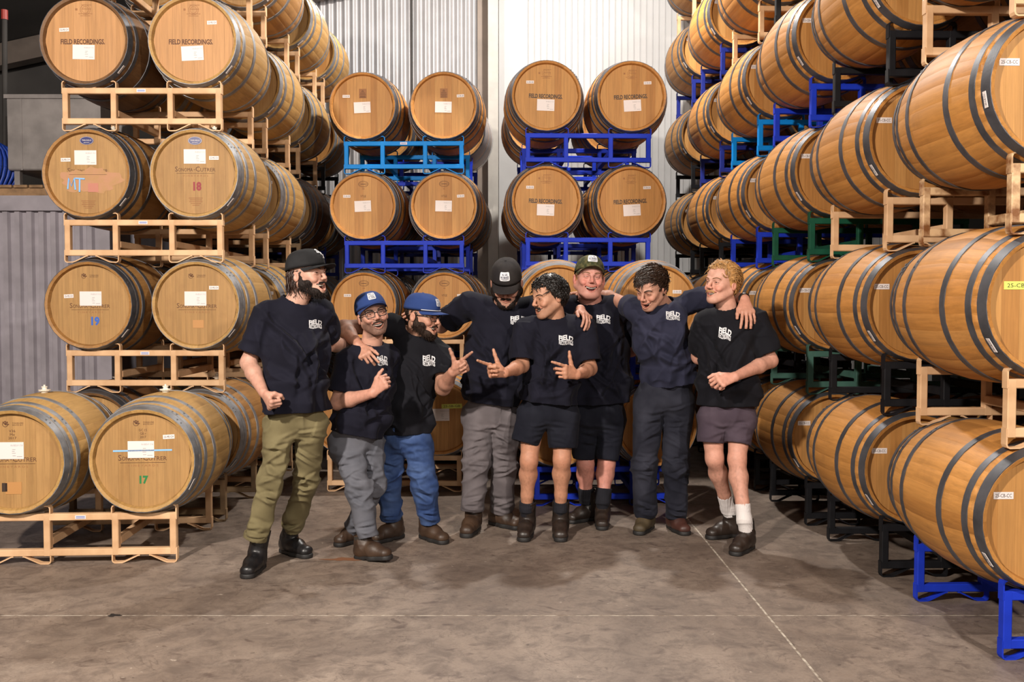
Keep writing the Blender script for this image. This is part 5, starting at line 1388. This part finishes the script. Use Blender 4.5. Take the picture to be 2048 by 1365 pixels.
    if sp.get('watch') is not None:
        a = sp['arms'][sp['watch']]; el, wr = W(*a['el']), W(*a['wr']); d = nrm(wr - el); c = wr - d * .004; nn = nrm(np.array((.25, -.9, .5)) - d * (np.array((.25, -.9, .5)) @ d)); bb = np.cross(d, nn)
        m_ = MB(); r0 = .0335; ring = [(r0, -.009), (r0 + .003, -.009), (r0 + .003, .009), (r0, .009)]; nk = 24
        for k in range(nk):
            t_ = 2 * PI * k / nk
            for rr, h in ring: m_.v.append(tuple(c + (nn * math.cos(t_) + bb * math.sin(t_)) * rr + d * h - org))
        for k in range(nk):
            for j in range(4): m_.f.append((k * 4 + j, k * 4 + (j + 1) % 4, ((k + 1) % nk) * 4 + (j + 1) % 4, ((k + 1) % nk) * 4 + j))
        wo = part('watch', m_.build('watch', RUBBER), root, label='dark wrist watch')
        p0 = c + nn * (r0 + .001) - org; part('watch_face', MB().tube([tuple(p0), tuple(p0 + nn * .006)], [.016, .014], 16).build('watch_face', METALW), wo)
    if sp.get('cap'): build_cap(sp, root, org)
    if sp.get('glasses'): build_glasses(sp, root, org)
    return root, dict(sh=sh, o=o, M=M)

def xf(me, sp, org):
    o, M, sc = sp['head_o'], sp['head_M'], sp.get('hs', 1.07)
    me.transform(Matrix([[*(M[i] * sc), o[i] - org[i]] for i in range(3)] + [[0, 0, 0, 1]])); return me
def build_cap(sp, root, org):
    cp = sp['cap']; cols = cp['cols']; tilt = Matrix.Rotation(math.radians(cp.get('tilt', 0)), 4, 'X'); hgt = cp.get('h', .090) + .010
    CZ = cp.get('z', .030); cy = -.010; rx, ry = .091, .115
    def dome(a, t):
        """a: angle round from the front, t: 0 rim .. 1 button"""
        e = t * PI / 2; pw = .62; rr = max(math.cos(e), 0) ** pw; zz = math.sin(e) ** 1.0
        fr = max(math.cos(a), 0) ** 2 * cp.get('front', .010) * math.sin(min(t * PI, PI)) 
        return Vector((-rx * rr * math.sin(a), cy + (ry + fr) * rr * math.cos(a), CZ + hgt * zz))
    capo = None
    n, k = 36, 9
    for gi, (name, a0, a1, mat) in enumerate((('crown', -PI, PI, cols[0]),)):
        vs_ = []; fs = []
        for j in range(k + 1):
            for i in range(n):
                a = 2 * PI * i / n; p = dome(a, j / k)
                sm = abs(((a / (PI / 3)) % 1) - .5) * 2                       # seams between six panels
                if sm > .86 and 0 < j < k: p = p - (p - Vector((0, cy, CZ))).normalized() * .0016
                vs_.append(p)
        for j in range(k):
            for i in range(n): fs.append((j * n + i, j * n + (i + 1) % n, (j + 1) * n + (i + 1) % n, (j + 1) * n + i))
        vi = len(vs_)
        for i in range(n):                                                # turned-in rim
            p = dome(2 * PI * i / n, 0); vs_.append((p.x * .93, cy + (p.y - cy) * .93, p.z + .012))
        for i in range(n): fs.append((vi + i, vi + (i + 1) % n, (i + 1) % n, i))
        me = mesh('cap', vs_, fs, CL[cols[0]], True)
        if len(cols) > 1 and cols[1] != cols[0]:
            me.materials.append(CL[cols[1]])
            for p in me.polygons:
                if p.center.y < .015: p.material_index = 1
        me.transform(tilt); capo = part('cap', xf(me, sp, org), root, label=cp.get('label'))
    b = MB().lathe([(.001, .004), (.006, .003), (.008, 0)], 10, 'z', (0, cy, CZ + hgt - .001), close=False).build('button', CL[cols[0]]); b.transform(tilt); part('button', xf(b, sp, org), capo)
    vs_ = []; fs = []; m_, r_ = 22, 6; bl_ = cp.get('brim', .070); cv = cp.get('curve', .012); dr = cp.get('droop', .016)
    for layer in (0, 1):
        for j in range(r_ + 1):
            for i in range(m_ + 1):
                a = lerp(-1.22, 1.22, i / m_); p = dome(a, 0); q = j / r_; ext = bl_ * max(1 - (a / 1.24) ** 4, 0) ** .6
                yy = p.y + ext * q * (1 if True else 0); x = p.x * (1 - .06 * q)
                z = CZ + .001 - cv * (abs(x) / .075) ** 2 * (.4 + q) - dr * q - .0035 * layer
                vs_.append((x, yy - .003, z))
    nr = (r_ + 1) * (m_ + 1)
    for layer in (0, 1):
        for j in range(r_):
            for i in range(m_):
                b0 = layer * nr + j * (m_ + 1) + i; f = (b0, b0 + 1, b0 + m_ + 2, b0 + m_ + 1); fs.append(f if layer == 0 else f[::-1])
    for i in range(m_):
        a = r_ * (m_ + 1) + i; fs.append((a, a + 1, a + 1 + nr, a + nr))
    me = mesh('brim', vs_, fs, CL[cp.get('brim_c', cols[0])], True); me.transform(tilt); part('brim', xf(me, sp, org), capo)
    if cp.get('rope'):
        pts = [dome(lerp(-1.15, 1.15, i / 14), .03) + Vector((0, .0035, .002)) for i in range(15)]
        me = MB().tube(pts, .0024, 6).build('rope_trim', PRINT, True); me.transform(tilt); part('rope_trim', xf(me, sp, org), capo, label='white rope trim')
    if cp.get('badge'):
        w_, h_, lines, ink, back, t0 = cp['badge']
        def on(x, z, lift_):                                             # flat badge coordinates -> crown front
            a = x / (ry * .86); t = t0 + z / (hgt * 1.30); p = dome(a, t); d = (p - Vector((0, cy, CZ + .01))).normalized(); return p + d * lift_
        if back:
            vs_ = []; fs = []; nx, nz = 10, 6
            for j in range(nz + 1):
                for i in range(nx + 1):
                    x = (i / nx - .5) * w_; z = (j / nz - .5) * h_
                    if i in (0, nx) and j in (0, nz): x *= .94; z *= .90
                    vs_.append(on(x, z, .0030))
            for j in range(nz):
                for i in range(nx): b0 = j * (nx + 1) + i; fs.append((b0, b0 + 1, b0 + nx + 2, b0 + nx + 1))
            me = mesh('badge', vs_, fs, BADGE, True); me.transform(tilt); bo = part('badge', xf(me, sp, org), capo, label='white badge')
        vv = []; ff = []
        for s, w2, h2, ox, oz, bold in lines:
            if s == '#':
                tm = rect(w2, h2, ink); tm.transform(Matrix.Rotation(-PI / 2, 4, 'X'))
            else: tm = text_mesh(s, .1, ink, 'l', width=w2, height=h2, bold=bold)
            bm = bmesh.new(); bm.from_mesh(tm); bmesh.ops.triangulate(bm, faces=bm.faces); bmesh.ops.subdivide_edges(bm, edges=[e for e in bm.edges if e.calc_length() > .008], cuts=2); bmesh.ops.triangulate(bm, faces=bm.faces); bm.to_mesh(tm); bm.free()
            n0 = len(vv); vv += [on(x.co.x + ox, x.co.y + oz, .0042) for x in tm.vertices]; ff += [tuple(n0 + i for i in p.vertices) for p in tm.polygons]
        me = mesh('badge_lettering', vv, ff, ink); me.transform(tilt); part('badge_lettering', xf(me, sp, org), capo)
def build_glasses(sp, root, org):
    g = MB(); ln = MB()
    for s in (-1, 1):
        pts = []
        for k in range(21):
            a = 2 * PI * k / 20; c_, s_ = math.cos(a), math.sin(a); pw = .5
            pts.append((s * .0335 + .0245 * math.copysign(abs(c_) ** pw, c_), .1075 - .004 * (abs(s * .0335 + .0245 * c_) / .05) ** 2 * 2, -.004 + .0175 * math.copysign(abs(s_) ** pw, s_)))
        g.tube(pts, .0023, 6, cap=False)
        lc_ = [(p[0] , p[1] - .001, p[2]) for p in pts[:-1]]; n = len(ln.v); ln.v += lc_; ln.f.append(tuple(range(n, n + len(lc_))))
        g.tube([(s * .058, .102, .004), (s * .074, .060, .004), (s * .080, -.006, .000), (s * .078, -.020, -.012)], .0024, 6)
    g.tube([(-.0095, .1085, .002), (0, .1105, .004), (.0095, .1085, .002)], .0023, 6)
    go = part('glasses', xf(g.build('glasses', FRAME, True), sp, org), root, label='black framed glasses')
    part('lens', xf(ln.build('lens', LENS), sp, org), go)

# ---------------------------------------------------------------- the eight men
NIGHT = (.02, .04, .20)
FR_BADGE = (.050, .040, [('FIELD', .040, .016, 0, .009, .0), ('RECORDINGS', .040, .016, 0, -.009, .0)], BADGEINK, True, .36)
AG_BADGE = (.068, .046, [('ALL GAS', .040, .012, 0, .011, .002), ('NO BRAKES', .054, .012, 0, -.004, .002), ('#', .050, .0016, 0, -.014, 0), ('#', .030, .0012, 0, -.018, 0)], BADGEINK, True, .40)
SOX = (.05, .05, [('S', .024, .030, -.014, .016, .003), ('o', .016, .016, .004, .000, .003), ('x', .020, .020, .016, -.016, .003)], PRINT, False, .42)
down = lambda p, n: (0, -.15, -1)
back = lambda p, n: (0, -1, .15)
def under_cap(p, rs): return p[2] < .030 and p[2] > -.045 and p[1] < .020 - max(-p[2], 0) * .6 and not (p[1] > -.015 and p[2] < -.010)
def nape(p, rs): return p[2] < .03 and p[2] > -.055 and p[1] < -.02
def topmask(fz, side): 
    def f(p, rs): 
        lim = .060 - .018 * abs(p[0]) / .07 if p[1] > .03 else (-.02 if p[1] < -.03 else side)
        return p[2] > lim or (p[1] < -.04 and p[2] > -.05)
    return f

person(dict(label='man in black cap with full beard, khaki trousers and clenched fist', yaw=28, shirt='navy', skin=(.47, .27, .20), flush=.5,
  head=(615, 549, 5.40), face=(62, -3, -2), neck=(588, 606, 5.42), sh=[(534, 622, 5.36), (640, 616, 5.52)],
  torso=[(587, 640, 5.43, .165, .115), (590, 700, 5.41, .180, .135), (590, 765, 5.40, .180, .14), (592, 823, 5.40, .195, .15)], hem=(590, 823, 5.40),
  arms=[dict(el=(497, 726, 5.36), wr=(527, 785, 5.20), sleeve=.80, sr=.080, hand=dict(to=(543, 814, 5.14), n=(.8, .6, .2), sgn=1, curl=FIST, thumb=TH_FIST)),
        dict(el=(655, 690, 5.66), wr=(702, 688, 5.98), sleeve=.85, sr=.078, hand=dict(to=(718, 692, 6.02), n=(0, .6, -.8), sgn=-1, curl=RELAX, thumb=TH_OUT))],
  hairy=.25, legs='long', leg_cloth='khaki', hip=[(561, 850, 5.40), (622, 850, 5.44)], knee=[(543, 960, 5.34), (611, 962, 5.52)], ankle=[(510, 1078, 5.33), (584, 1058, 5.70)],
  pelvis=(.165, .125), thigh=.088, knee_r=.066, cuff_r=.058, rolled=(0,), leg_fold=.014, fold=.012, cuff_up=.0,
  boots=[dict(yaw=-5, mat='black', tall=.235), dict(yaw=50, mat='black', tall=.215)],
  hair='auburn', mouth=1.3, squint=.0018, beard=(900, .024, -.02, .0022), beard_c='black', moustache=1.1,
  hairdo=[dict(n=380, mask=nape, flow=down, length=.115, radius=.0042, lift=.5, curl=.45, grav=.5, seed=2), dict(n=90, mask=under_cap, flow=lambda p, n: (0, -.8, -.8), length=.07, radius=.005, lift=.35, curl=.4, grav=.4, seed=3)],
  cap=dict(cols=('cap_black',), badge=SOX, brim=.076, curve=.010, droop=.004, h=.094, front=.014, label='black baseball cap with white letters', tilt=4), logo=(631, 649, 26, 17, .0, .0)))

person(dict(label='short man in blue cap and glasses, crossing legs in grey trousers', yaw=30, shirt='navy', skin=(.47, .255, .185), flush=.6,
  head=(745, 630, 5.74), face=(20, -2, -13), neck=(742, 690, 5.80), sh=[(697, 716, 5.72), (776, 708, 5.90)],
  torso=[(738, 722, 5.80, .150, .115), (731, 775, 5.78, .160, .135), (722, 830, 5.75, .160, .145), (714, 870, 5.74, .160, .145)], hem=(716, 870, 5.75),
  arms=[dict(el=(676, 806, 5.66), wr=(745, 787, 5.52), sleeve=.78, sr=.072, hand=dict(to=(766, 766, 5.50), n=(.1, .9, -.2), sgn=1, curl=((70, 80, 45), (80, 85, 50), (84, 85, 50), (86, 85, 50)), thumb=((.75, .55, .1), (.9, .3, .2), (.9, .2, .3)))),
        dict(el=(782, 770, 6.02), wr=(808, 716, 6.30), sleeve=.82, hand=dict(to=(816, 700, 6.34), n=(0, -1, 0), sgn=-1, curl=RELAX, thumb=TH_OUT))], hairy=.3, legs='long', leg_cloth='grey', hip=[(690, 893, 5.74), (738, 890, 5.82)], knee=[(716, 970, 5.64), (745, 968, 5.80)], ankle=[(738, 1076, 5.58), (708, 1064, 6.00)],
  pelvis=(.160, .130), thigh=.094, knee_r=.076, cuff_r=.060, leg_fold=.012,
  boots=[dict(yaw=58, mat='brown', tall=.15, toe_up=7), dict(yaw=-35, mat='brown', tall=.15)],
  hair='dark', mouth=.85, squint=.0016, stubble=.75, moustache=.7, brow=.3, glasses=True,
  hairdo=[dict(n=110, mask=under_cap, flow=down, length=.035, radius=.0042, lift=.25, curl=.2, grav=.3, seed=4), dict(n=60, mask=nape, flow=down, length=.06, radius=.005, lift=.3, curl=.3, grav=.4, seed=8)],
  cap=dict(cols=('cap_blue',), badge=FR_BADGE, brim=.072, curve=.012, droop=.004, h=.092, front=.012, label='blue cap with white badge', tilt=8), logo=(765, 722, 20, 19, -.05, -.1)))

person(dict(label='bearded man in blue cap and glasses pointing right, in blue jeans', yaw=42, shirt='black', skin=(.42, .225, .155), flush=.5, face_w=1.06,
  head=(845, 631, 6.02), face=(62, 6, 2), neck=(832, 668, 6.08), sh=[(788, 650, 6.06), (884, 706, 6.10)], neck_r=.066, delt=.074, trap=.068, arm_r=1.08,
  torso=[(836, 700, 6.10, .175, .135), (826, 745, 6.07, .175, .155), (812, 805, 6.04, .160, .155), (814, 866, 6.04, .155, .15)], hem=(814, 866, 6.04),
  arms=[dict(el=(687, 656, 5.98), wr=(716, 690, 5.74), sleeve=.62, sr=.072, hand=dict(to=(738, 722, 5.64), n=(.1, .9, -.35), sgn=1, curl=((6, 8, 6), (34, 40, 24), (42, 46, 26), (48, 50, 30)), thumb=((.8, .55, .2), (.9, .3, .2), (.95, .2, .2)))),
        dict(el=(886, 776, 5.98), wr=(905, 745, 5.78), sleeve=.72, sr=.080, hand=dict(to=(936, 726, 5.72), n=(.1, -1, .0), sgn=-1, curl=GUN, thumb=((.5, .85, -.05), (.35, .95, .1), (.25, .9, .1)), sc=1.1))],
  hairy=.4, legs='long', leg_cloth='denim', hip=[(788, 892, 6.06), (834, 886, 6.02)], knee=[(778, 966, 6.02), (847, 966, 5.98)], ankle=[(782, 1040, 6.06), (861, 1044, 6.05)],
  pelvis=(.150, .130), thigh=.092, knee_r=.078, cuff_r=.066, leg_fold=.011, fold=.009,
  boots=[dict(yaw=-42, mat='brown', tall=.15), dict(yaw=40, mat='brown', tall=.15)],
  hair='dark', mouth=1.0, squint=.0018, beard=(900, .026, -.02, .0022), moustache=1.0, glasses=True,
  hairdo=[dict(n=150, mask=under_cap, flow=lambda p, n: (0, -.7, -.9), length=.026, radius=.004, lift=.2, grav=.2, seed=5)],
  cap=dict(cols=('cap_blue',), badge=FR_BADGE, brim=.070, curve=.008, droop=.006, h=.092, front=.012, rope=True, label='blue cap with white rope and badge', tilt=2), logo=(858, 722, 25, 21, .05, .0)))

person(dict(label='broad man in dark cap looking down, taupe trousers, arm behind the bearded man', yaw=0, shirt='navy', skin=(.40, .21, .15), flush=.4, face_w=1.10, jaw=1.12, double_chin=True,
  head=(1013, 566, 6.22), face=(-4, 30, 0), neck=(1008, 612, 6.32), sh=[(944, 606, 6.34), (1070, 612, 6.36)], neck_r=.070, delt=.080, trap=.074, arm_r=1.12, hs=1.12,
  torso=[(1005, 648, 6.34, .200, .145), (1000, 700, 6.32, .215, .165), (988, 760, 6.30, .195, .165), (982, 806, 6.30, .185, .165)], hem=(982, 806, 6.30),
  arms=[dict(el=(882, 652, 6.58), wr=(852, 640, 6.80), sleeve=.72, sr=.090, hand=dict(to=(834, 634, 6.85), n=(0, -.8, -.5), sgn=1, curl=RELAX, thumb=TH_OUT)), dict(el=(1140, 690, 6.50), wr=(1161, 619, 6.20), sleeve=.6, sr=.085, hand=dict(to=(1189, 648, 6.0), n=(-.55, .45, -.6), sgn=-1, curl=((20, 28, 18), (24, 30, 20), (26, 32, 20), (28, 34, 22)), thumb=TH_OUT, sc=1.12))],
  legs='long', leg_cloth='taupe', hip=[(956, 838, 6.32), (1009, 838, 6.34)], knee=[(952, 926, 6.27), (1007, 928, 6.34)], ankle=[(944, 1022, 6.26), (1003, 1022, 6.44)],
  pelvis=(.180, .145), thigh=.104, knee_r=.084, cuff_r=.078, leg_fold=.012, rolled=(),
  boots=[dict(yaw=-14, mat='brown', tall=.15, sc=1.08), dict(yaw=45, mat='brown', tall=.15, sc=1.08)],
  hair='black', mouth=.12, squint=.0014, beard=(700, .014, -.02, .0022), beard_up=.003, moustache=.9,
  hairdo=[dict(n=140, mask=under_cap, flow=down, length=.028, radius=.0045, lift=.25, grav=.2, seed=6)],
  cap=dict(cols=('cap_grey',), badge=AG_BADGE, brim=.070, curve=.012, droop=.010, h=.100, front=.016, label='dark grey cap with white slogan badge', tilt=0), logo=(1036, 641, 30, 17, .0, .0)))

curlmask = lambda p, rs: p[2] > (.060 if p[1] > .045 else .012 if p[1] > -.01 else -.040) and not (p[1] > .0 and abs(p[0]) > .05 and p[2] < .035)
person(dict(label='curly haired man in black shorts, pointing left with both hands', yaw=-14, shirt='navy', skin=(.44, .225, .14), flush=.4,
  head=(1098, 594, 6.08), face=(-58, 6, -4), neck=(1110, 636, 6.14), sh=[(1050, 652, 6.10), (1164, 648, 6.16)], neck_r=.062,
  torso=[(1107, 672, 6.13, .175, .125), (1107, 715, 6.12, .175, .135), (1101, 765, 6.10, .170, .14), (1097, 805, 6.10, .190, .155)], hem=(1097, 805, 6.10),
  arms=[dict(el=(1044, 732, 6.02), wr=(1010, 746, 5.78), sleeve=.88, sr=.080, hand=dict(to=(978, 741, 5.72), n=(.15, -1, .25), sgn=1, curl=GUN, thumb=((.5, .85, -.05), (.38, .9, -.1), (.3, .95, -.1)), sc=1.12)),
        dict(el=(1180, 738, 6.08), wr=(1154, 750, 5.80), sleeve=.86, sr=.080, hand=dict(to=(1126, 743, 5.72), n=(.25, .95, -.2), sgn=-1, curl=((8, 10, 5), (48, 70, 40), (55, 75, 45), (60, 75, 45)), thumb=((.45, .85, .1), (.4, .9, .0), (.3, .9, .0)), sc=1.08))],
  hairy=.35, legs='shorts', leg_cloth='ink', hip=[(1066, 832, 6.12), (1126, 832, 6.12)], knee=[(1058, 922, 6.07), (1124, 920, 6.07)], ankle=[(1053, 1016, 6.15), (1121, 1016, 6.15)],
  pelvis=(.175, .135), thigh=.100, short_e=[(1050, 887, 6.09), (1126, 897, 6.09)], short_r=.092, sock=('sock_black', .13),
  boots=[dict(yaw=-10, mat='dbrown', tall=.235, sc=1.03), dict(yaw=-4, mat='dbrown', tall=.235, sc=1.03)],
  hair='black', mouth=.75, squint=.0020, stubble=.25, moustache=1.0, hair_cap=(.015, [((0, .046, .052), (0, .9, -.45)), ((0, 0, -.045), (0, 0, -1)), ((0, .02, .0), (0, .75, -.65))]),
  hairdo=[dict(n=700, mask=curlmask, flow=lambda p, n: (-.25, .25, .25) if p[1] > .02 else (0, -.4, -.8), length=.064, radius=.0044, lift=.6, curl=1.25, grav=.25, seed=7, steps=10, off=.018)], logo=(1132, 681, 29, 19, .05, .0)))

person(dict(label='laughing man in camouflage cap and long black shorts, facing the camera', yaw=4, shirt='navy', skin=(.50, .235, .185), flush=.9, face_w=1.12, jaw=1.16, double_chin=True, hs=1.13,
  head=(1179, 556, 6.46), face=(4, -3, 4), neck=(1181, 604, 6.54), sh=[(1134, 612, 6.56), (1238, 612, 6.56)], neck_r=.076, delt=.082, trap=.078, arm_r=1.1,
  torso=[(1187, 650, 6.55, .205, .155), (1192, 705, 6.54, .215, .18), (1194, 765, 6.53, .215, .185), (1196, 806, 6.53, .212, .185)], hem=(1196, 806, 6.53),
  arms=[dict(el=(1112, 705, 6.68), wr=(1092, 672, 6.50), sleeve=.82, hand=dict(to=(1080, 660, 6.44), n=(0, -1, 0), sgn=1, curl=RELAX, thumb=TH_OUT)), dict(el=(1262, 700, 6.74), wr=(1304, 680, 6.60), sleeve=.82, hand=dict(to=(1318, 672, 6.55), n=(0, -1, 0), sgn=-1, curl=RELAX, thumb=TH_OUT))], legs='shorts', leg_cloth='ink', hip=[(1170, 838, 6.54), (1222, 838, 6.54)], knee=[(1171, 928, 6.54), (1213, 928, 6.50)], ankle=[(1172, 1000, 6.60), (1205, 1002, 6.46)],
  pelvis=(.200, .16), thigh=.108, short_e=[(1168, 918, 6.54), (1214, 921, 6.49)], short_r=.076, leg_r=1.06, sock=('sock_black', .34, .056),
  boots=[dict(yaw=-55, mat='dbrown', tall=.22, elastic=False), dict(yaw=-8, mat='dbrown', tall=.22, elastic=False)],
  hair='fair', mouth=1.1, mouth_w=.037, squint=.0010, stubble=.12, brow=.2,
  hairdo=[dict(n=110, mask=under_cap, flow=down, length=.022, radius=.0036, lift=.2, grav=.2, seed=9)],
  cap=dict(cols=('camo', 'mesh'), brim_c='camo', badge=AG_BADGE, brim=.060, curve=.016, droop=.000, h=.094, front=.014, label='camouflage cap with white slogan badge', tilt=12), logo=(1207, 639, 28, 17, .03, .0)))

topm = lambda p, rs: p[2] > (.062 if p[1] > .05 else .040 if p[1] > -.02 else -.035) 
sidem = lambda p, rs: p[2] > -.03 and p[1] < .035 and p[2] < .06 and not (p[1] > -.03 and p[2] < .0)
person(dict(watch=1, label='tall man in faded navy shirt laughing downwards, arms over both neighbours', yaw=-8, shirt='faded', skin=(.45, .235, .165), flush=.6,
  head=(1303, 576, 6.08), face=(-40, 28, 6), neck=(1331, 614, 6.24), sh=[(1270, 618, 6.20), (1372, 606, 6.24)],
  torso=[(1320, 636, 6.20, .175, .125), (1326, 685, 6.24, .175, .135), (1338, 730, 6.28, .175, .14), (1341, 765, 6.30, .182, .145)], hem=(1340, 765, 6.30),
  arms=[dict(el=(1218, 594, 6.72), wr=(1168, 594, 6.70), sleeve=.22, sr=.076, hand=dict(to=(1140, 586, 6.62), n=(0, -.1, -1), sgn=1, curl=DRAPE, thumb=TH_OUT)),
        dict(el=(1450, 592, 6.16), wr=(1489, 598, 5.94), sleeve=.72, sr=.082, hand=dict(to=(1498, 634, 5.84), n=(-.1, .9, -.3), sgn=-1, curl=DRAPE, thumb=((.8, .5, .1), (.9, .3, .1), (.95, .2, .1)), sc=1.16, spread=(.18, .06, -.06, -.20)))],
  hairy=.25, legs='long', leg_cloth='slate', hip=[(1300, 806, 6.32), (1356, 806, 6.32)], knee=[(1288, 930, 6.28), (1351, 930, 6.28)], ankle=[(1291, 1034, 6.31), (1352, 1036, 6.31)],
  pelvis=(.190, .135), thigh=.108, knee_r=.082, cuff_r=.070, leg_fold=.012, fold=.009, fold_dir=-.8,
  boots=[dict(yaw=-28, mat='olive', tall=.14), dict(yaw=14, mat='wine', tall=.14)],
  hair='brown', mouth=1.1, mouth_w=.035, squint=.0011, stubble=.1, brow=.5, hair_cap=(.013, [((0, .045, .060), (0, .85, -.5)), ((0, 0, -.02), (0, .25, -1)), ((0, .025, .02), (0, .8, -.6))]),
  hairdo=[dict(n=750, mask=topm, flow=lambda p, n: (.25, .75, .1), length=.050, radius=.0036, lift=.42, curl=.06, wave=.22, grav=.10, seed=10, off=.014), dict(n=420, mask=sidem, flow=lambda p, n: (0, -.75, -.5), length=.024, radius=.0032, lift=.12, seed=12)], logo=(1346, 632, 28, 17, .06, .0)))

bm1 = lambda p, rs: p[2] > (.072 if p[1] > .045 else .030 if p[1] > -.02 else -.045) and not (p[1] > -.02 and abs(p[0]) > .06 and p[2] < .01)
person(dict(label='blond man with moustache in plum shorts and white socks, far right', yaw=-24, shirt='black', skin=(.53, .285, .21), flush=.85,
  head=(1444, 567, 5.93), face=(-52, 0, 5), neck=(1455, 618, 5.98), sh=[(1412, 640, 5.98), (1506, 634, 5.96)],
  torso=[(1458, 658, 5.98, .170, .125), (1459, 715, 5.96, .178, .14), (1455, 770, 5.95, .172, .145), (1455, 811, 5.95, .182, .15)], hem=(1455, 811, 5.95),
  arms=[dict(el=(1398, 715, 6.14), wr=(1366, 690, 6.46), sleeve=.82, hand=dict(to=(1352, 682, 6.50), n=(0, -1, 0), sgn=1, curl=RELAX, thumb=TH_OUT)), dict(el=(1541, 722, 5.92), wr=(1470, 754, 5.66), sleeve=.84, sr=.082, hand=dict(to=(1436, 764, 5.62), n=(-.1, .8, -.55), sgn=-1, curl=((50, 55, 30), (58, 62, 34), (66, 66, 36), (70, 66, 38)), thumb=((.75, .55, .2), (.85, .3, .4), (.85, .0, .5)), sc=1.1))],
  hairy=.15, legs='shorts', leg_cloth='plum', hip=[(1424, 836, 5.97), (1482, 836, 5.94)], knee=[(1429, 918, 5.95), (1474, 920, 5.88)], ankle=[(1456, 1016, 6.13), (1489, 1040, 5.78)],
  pelvis=(.165, .135), thigh=.092, short_e=[(1421, 886, 5.95), (1475, 889, 5.90)], short_r=.083, sock=('sock_white', .26),
  boots=[dict(yaw=-68, mat='dbrown', tall=.17, label='dark Chelsea boot with yellow tab'), dict(yaw=-38, mat='dbrown', tall=.19)],
  hair='blond', brow_c='fair', mouth=.6, squint=.0018, moustache=.9, hair_cap=(.012, [((0, .048, .055), (0, .85, -.5)), ((0, 0, -.05), (0, .15, -1)), ((0, .03, .0), (0, .8, -.6))]),
  hairdo=[dict(n=800, mask=bm1, flow=lambda p, n: (.35, .1, .5) if p[1] > .03 else (0, -.85, -.35), length=.052, radius=.0036, lift=.42, curl=.16, wave=.55, grav=.15, seed=11, off=.014), dict(n=90, mask=nape, flow=down, length=.07, radius=.006, lift=.45, curl=.5, grav=.4, seed=13)], logo=(1450, 668, 25, 22, .25, .1)))
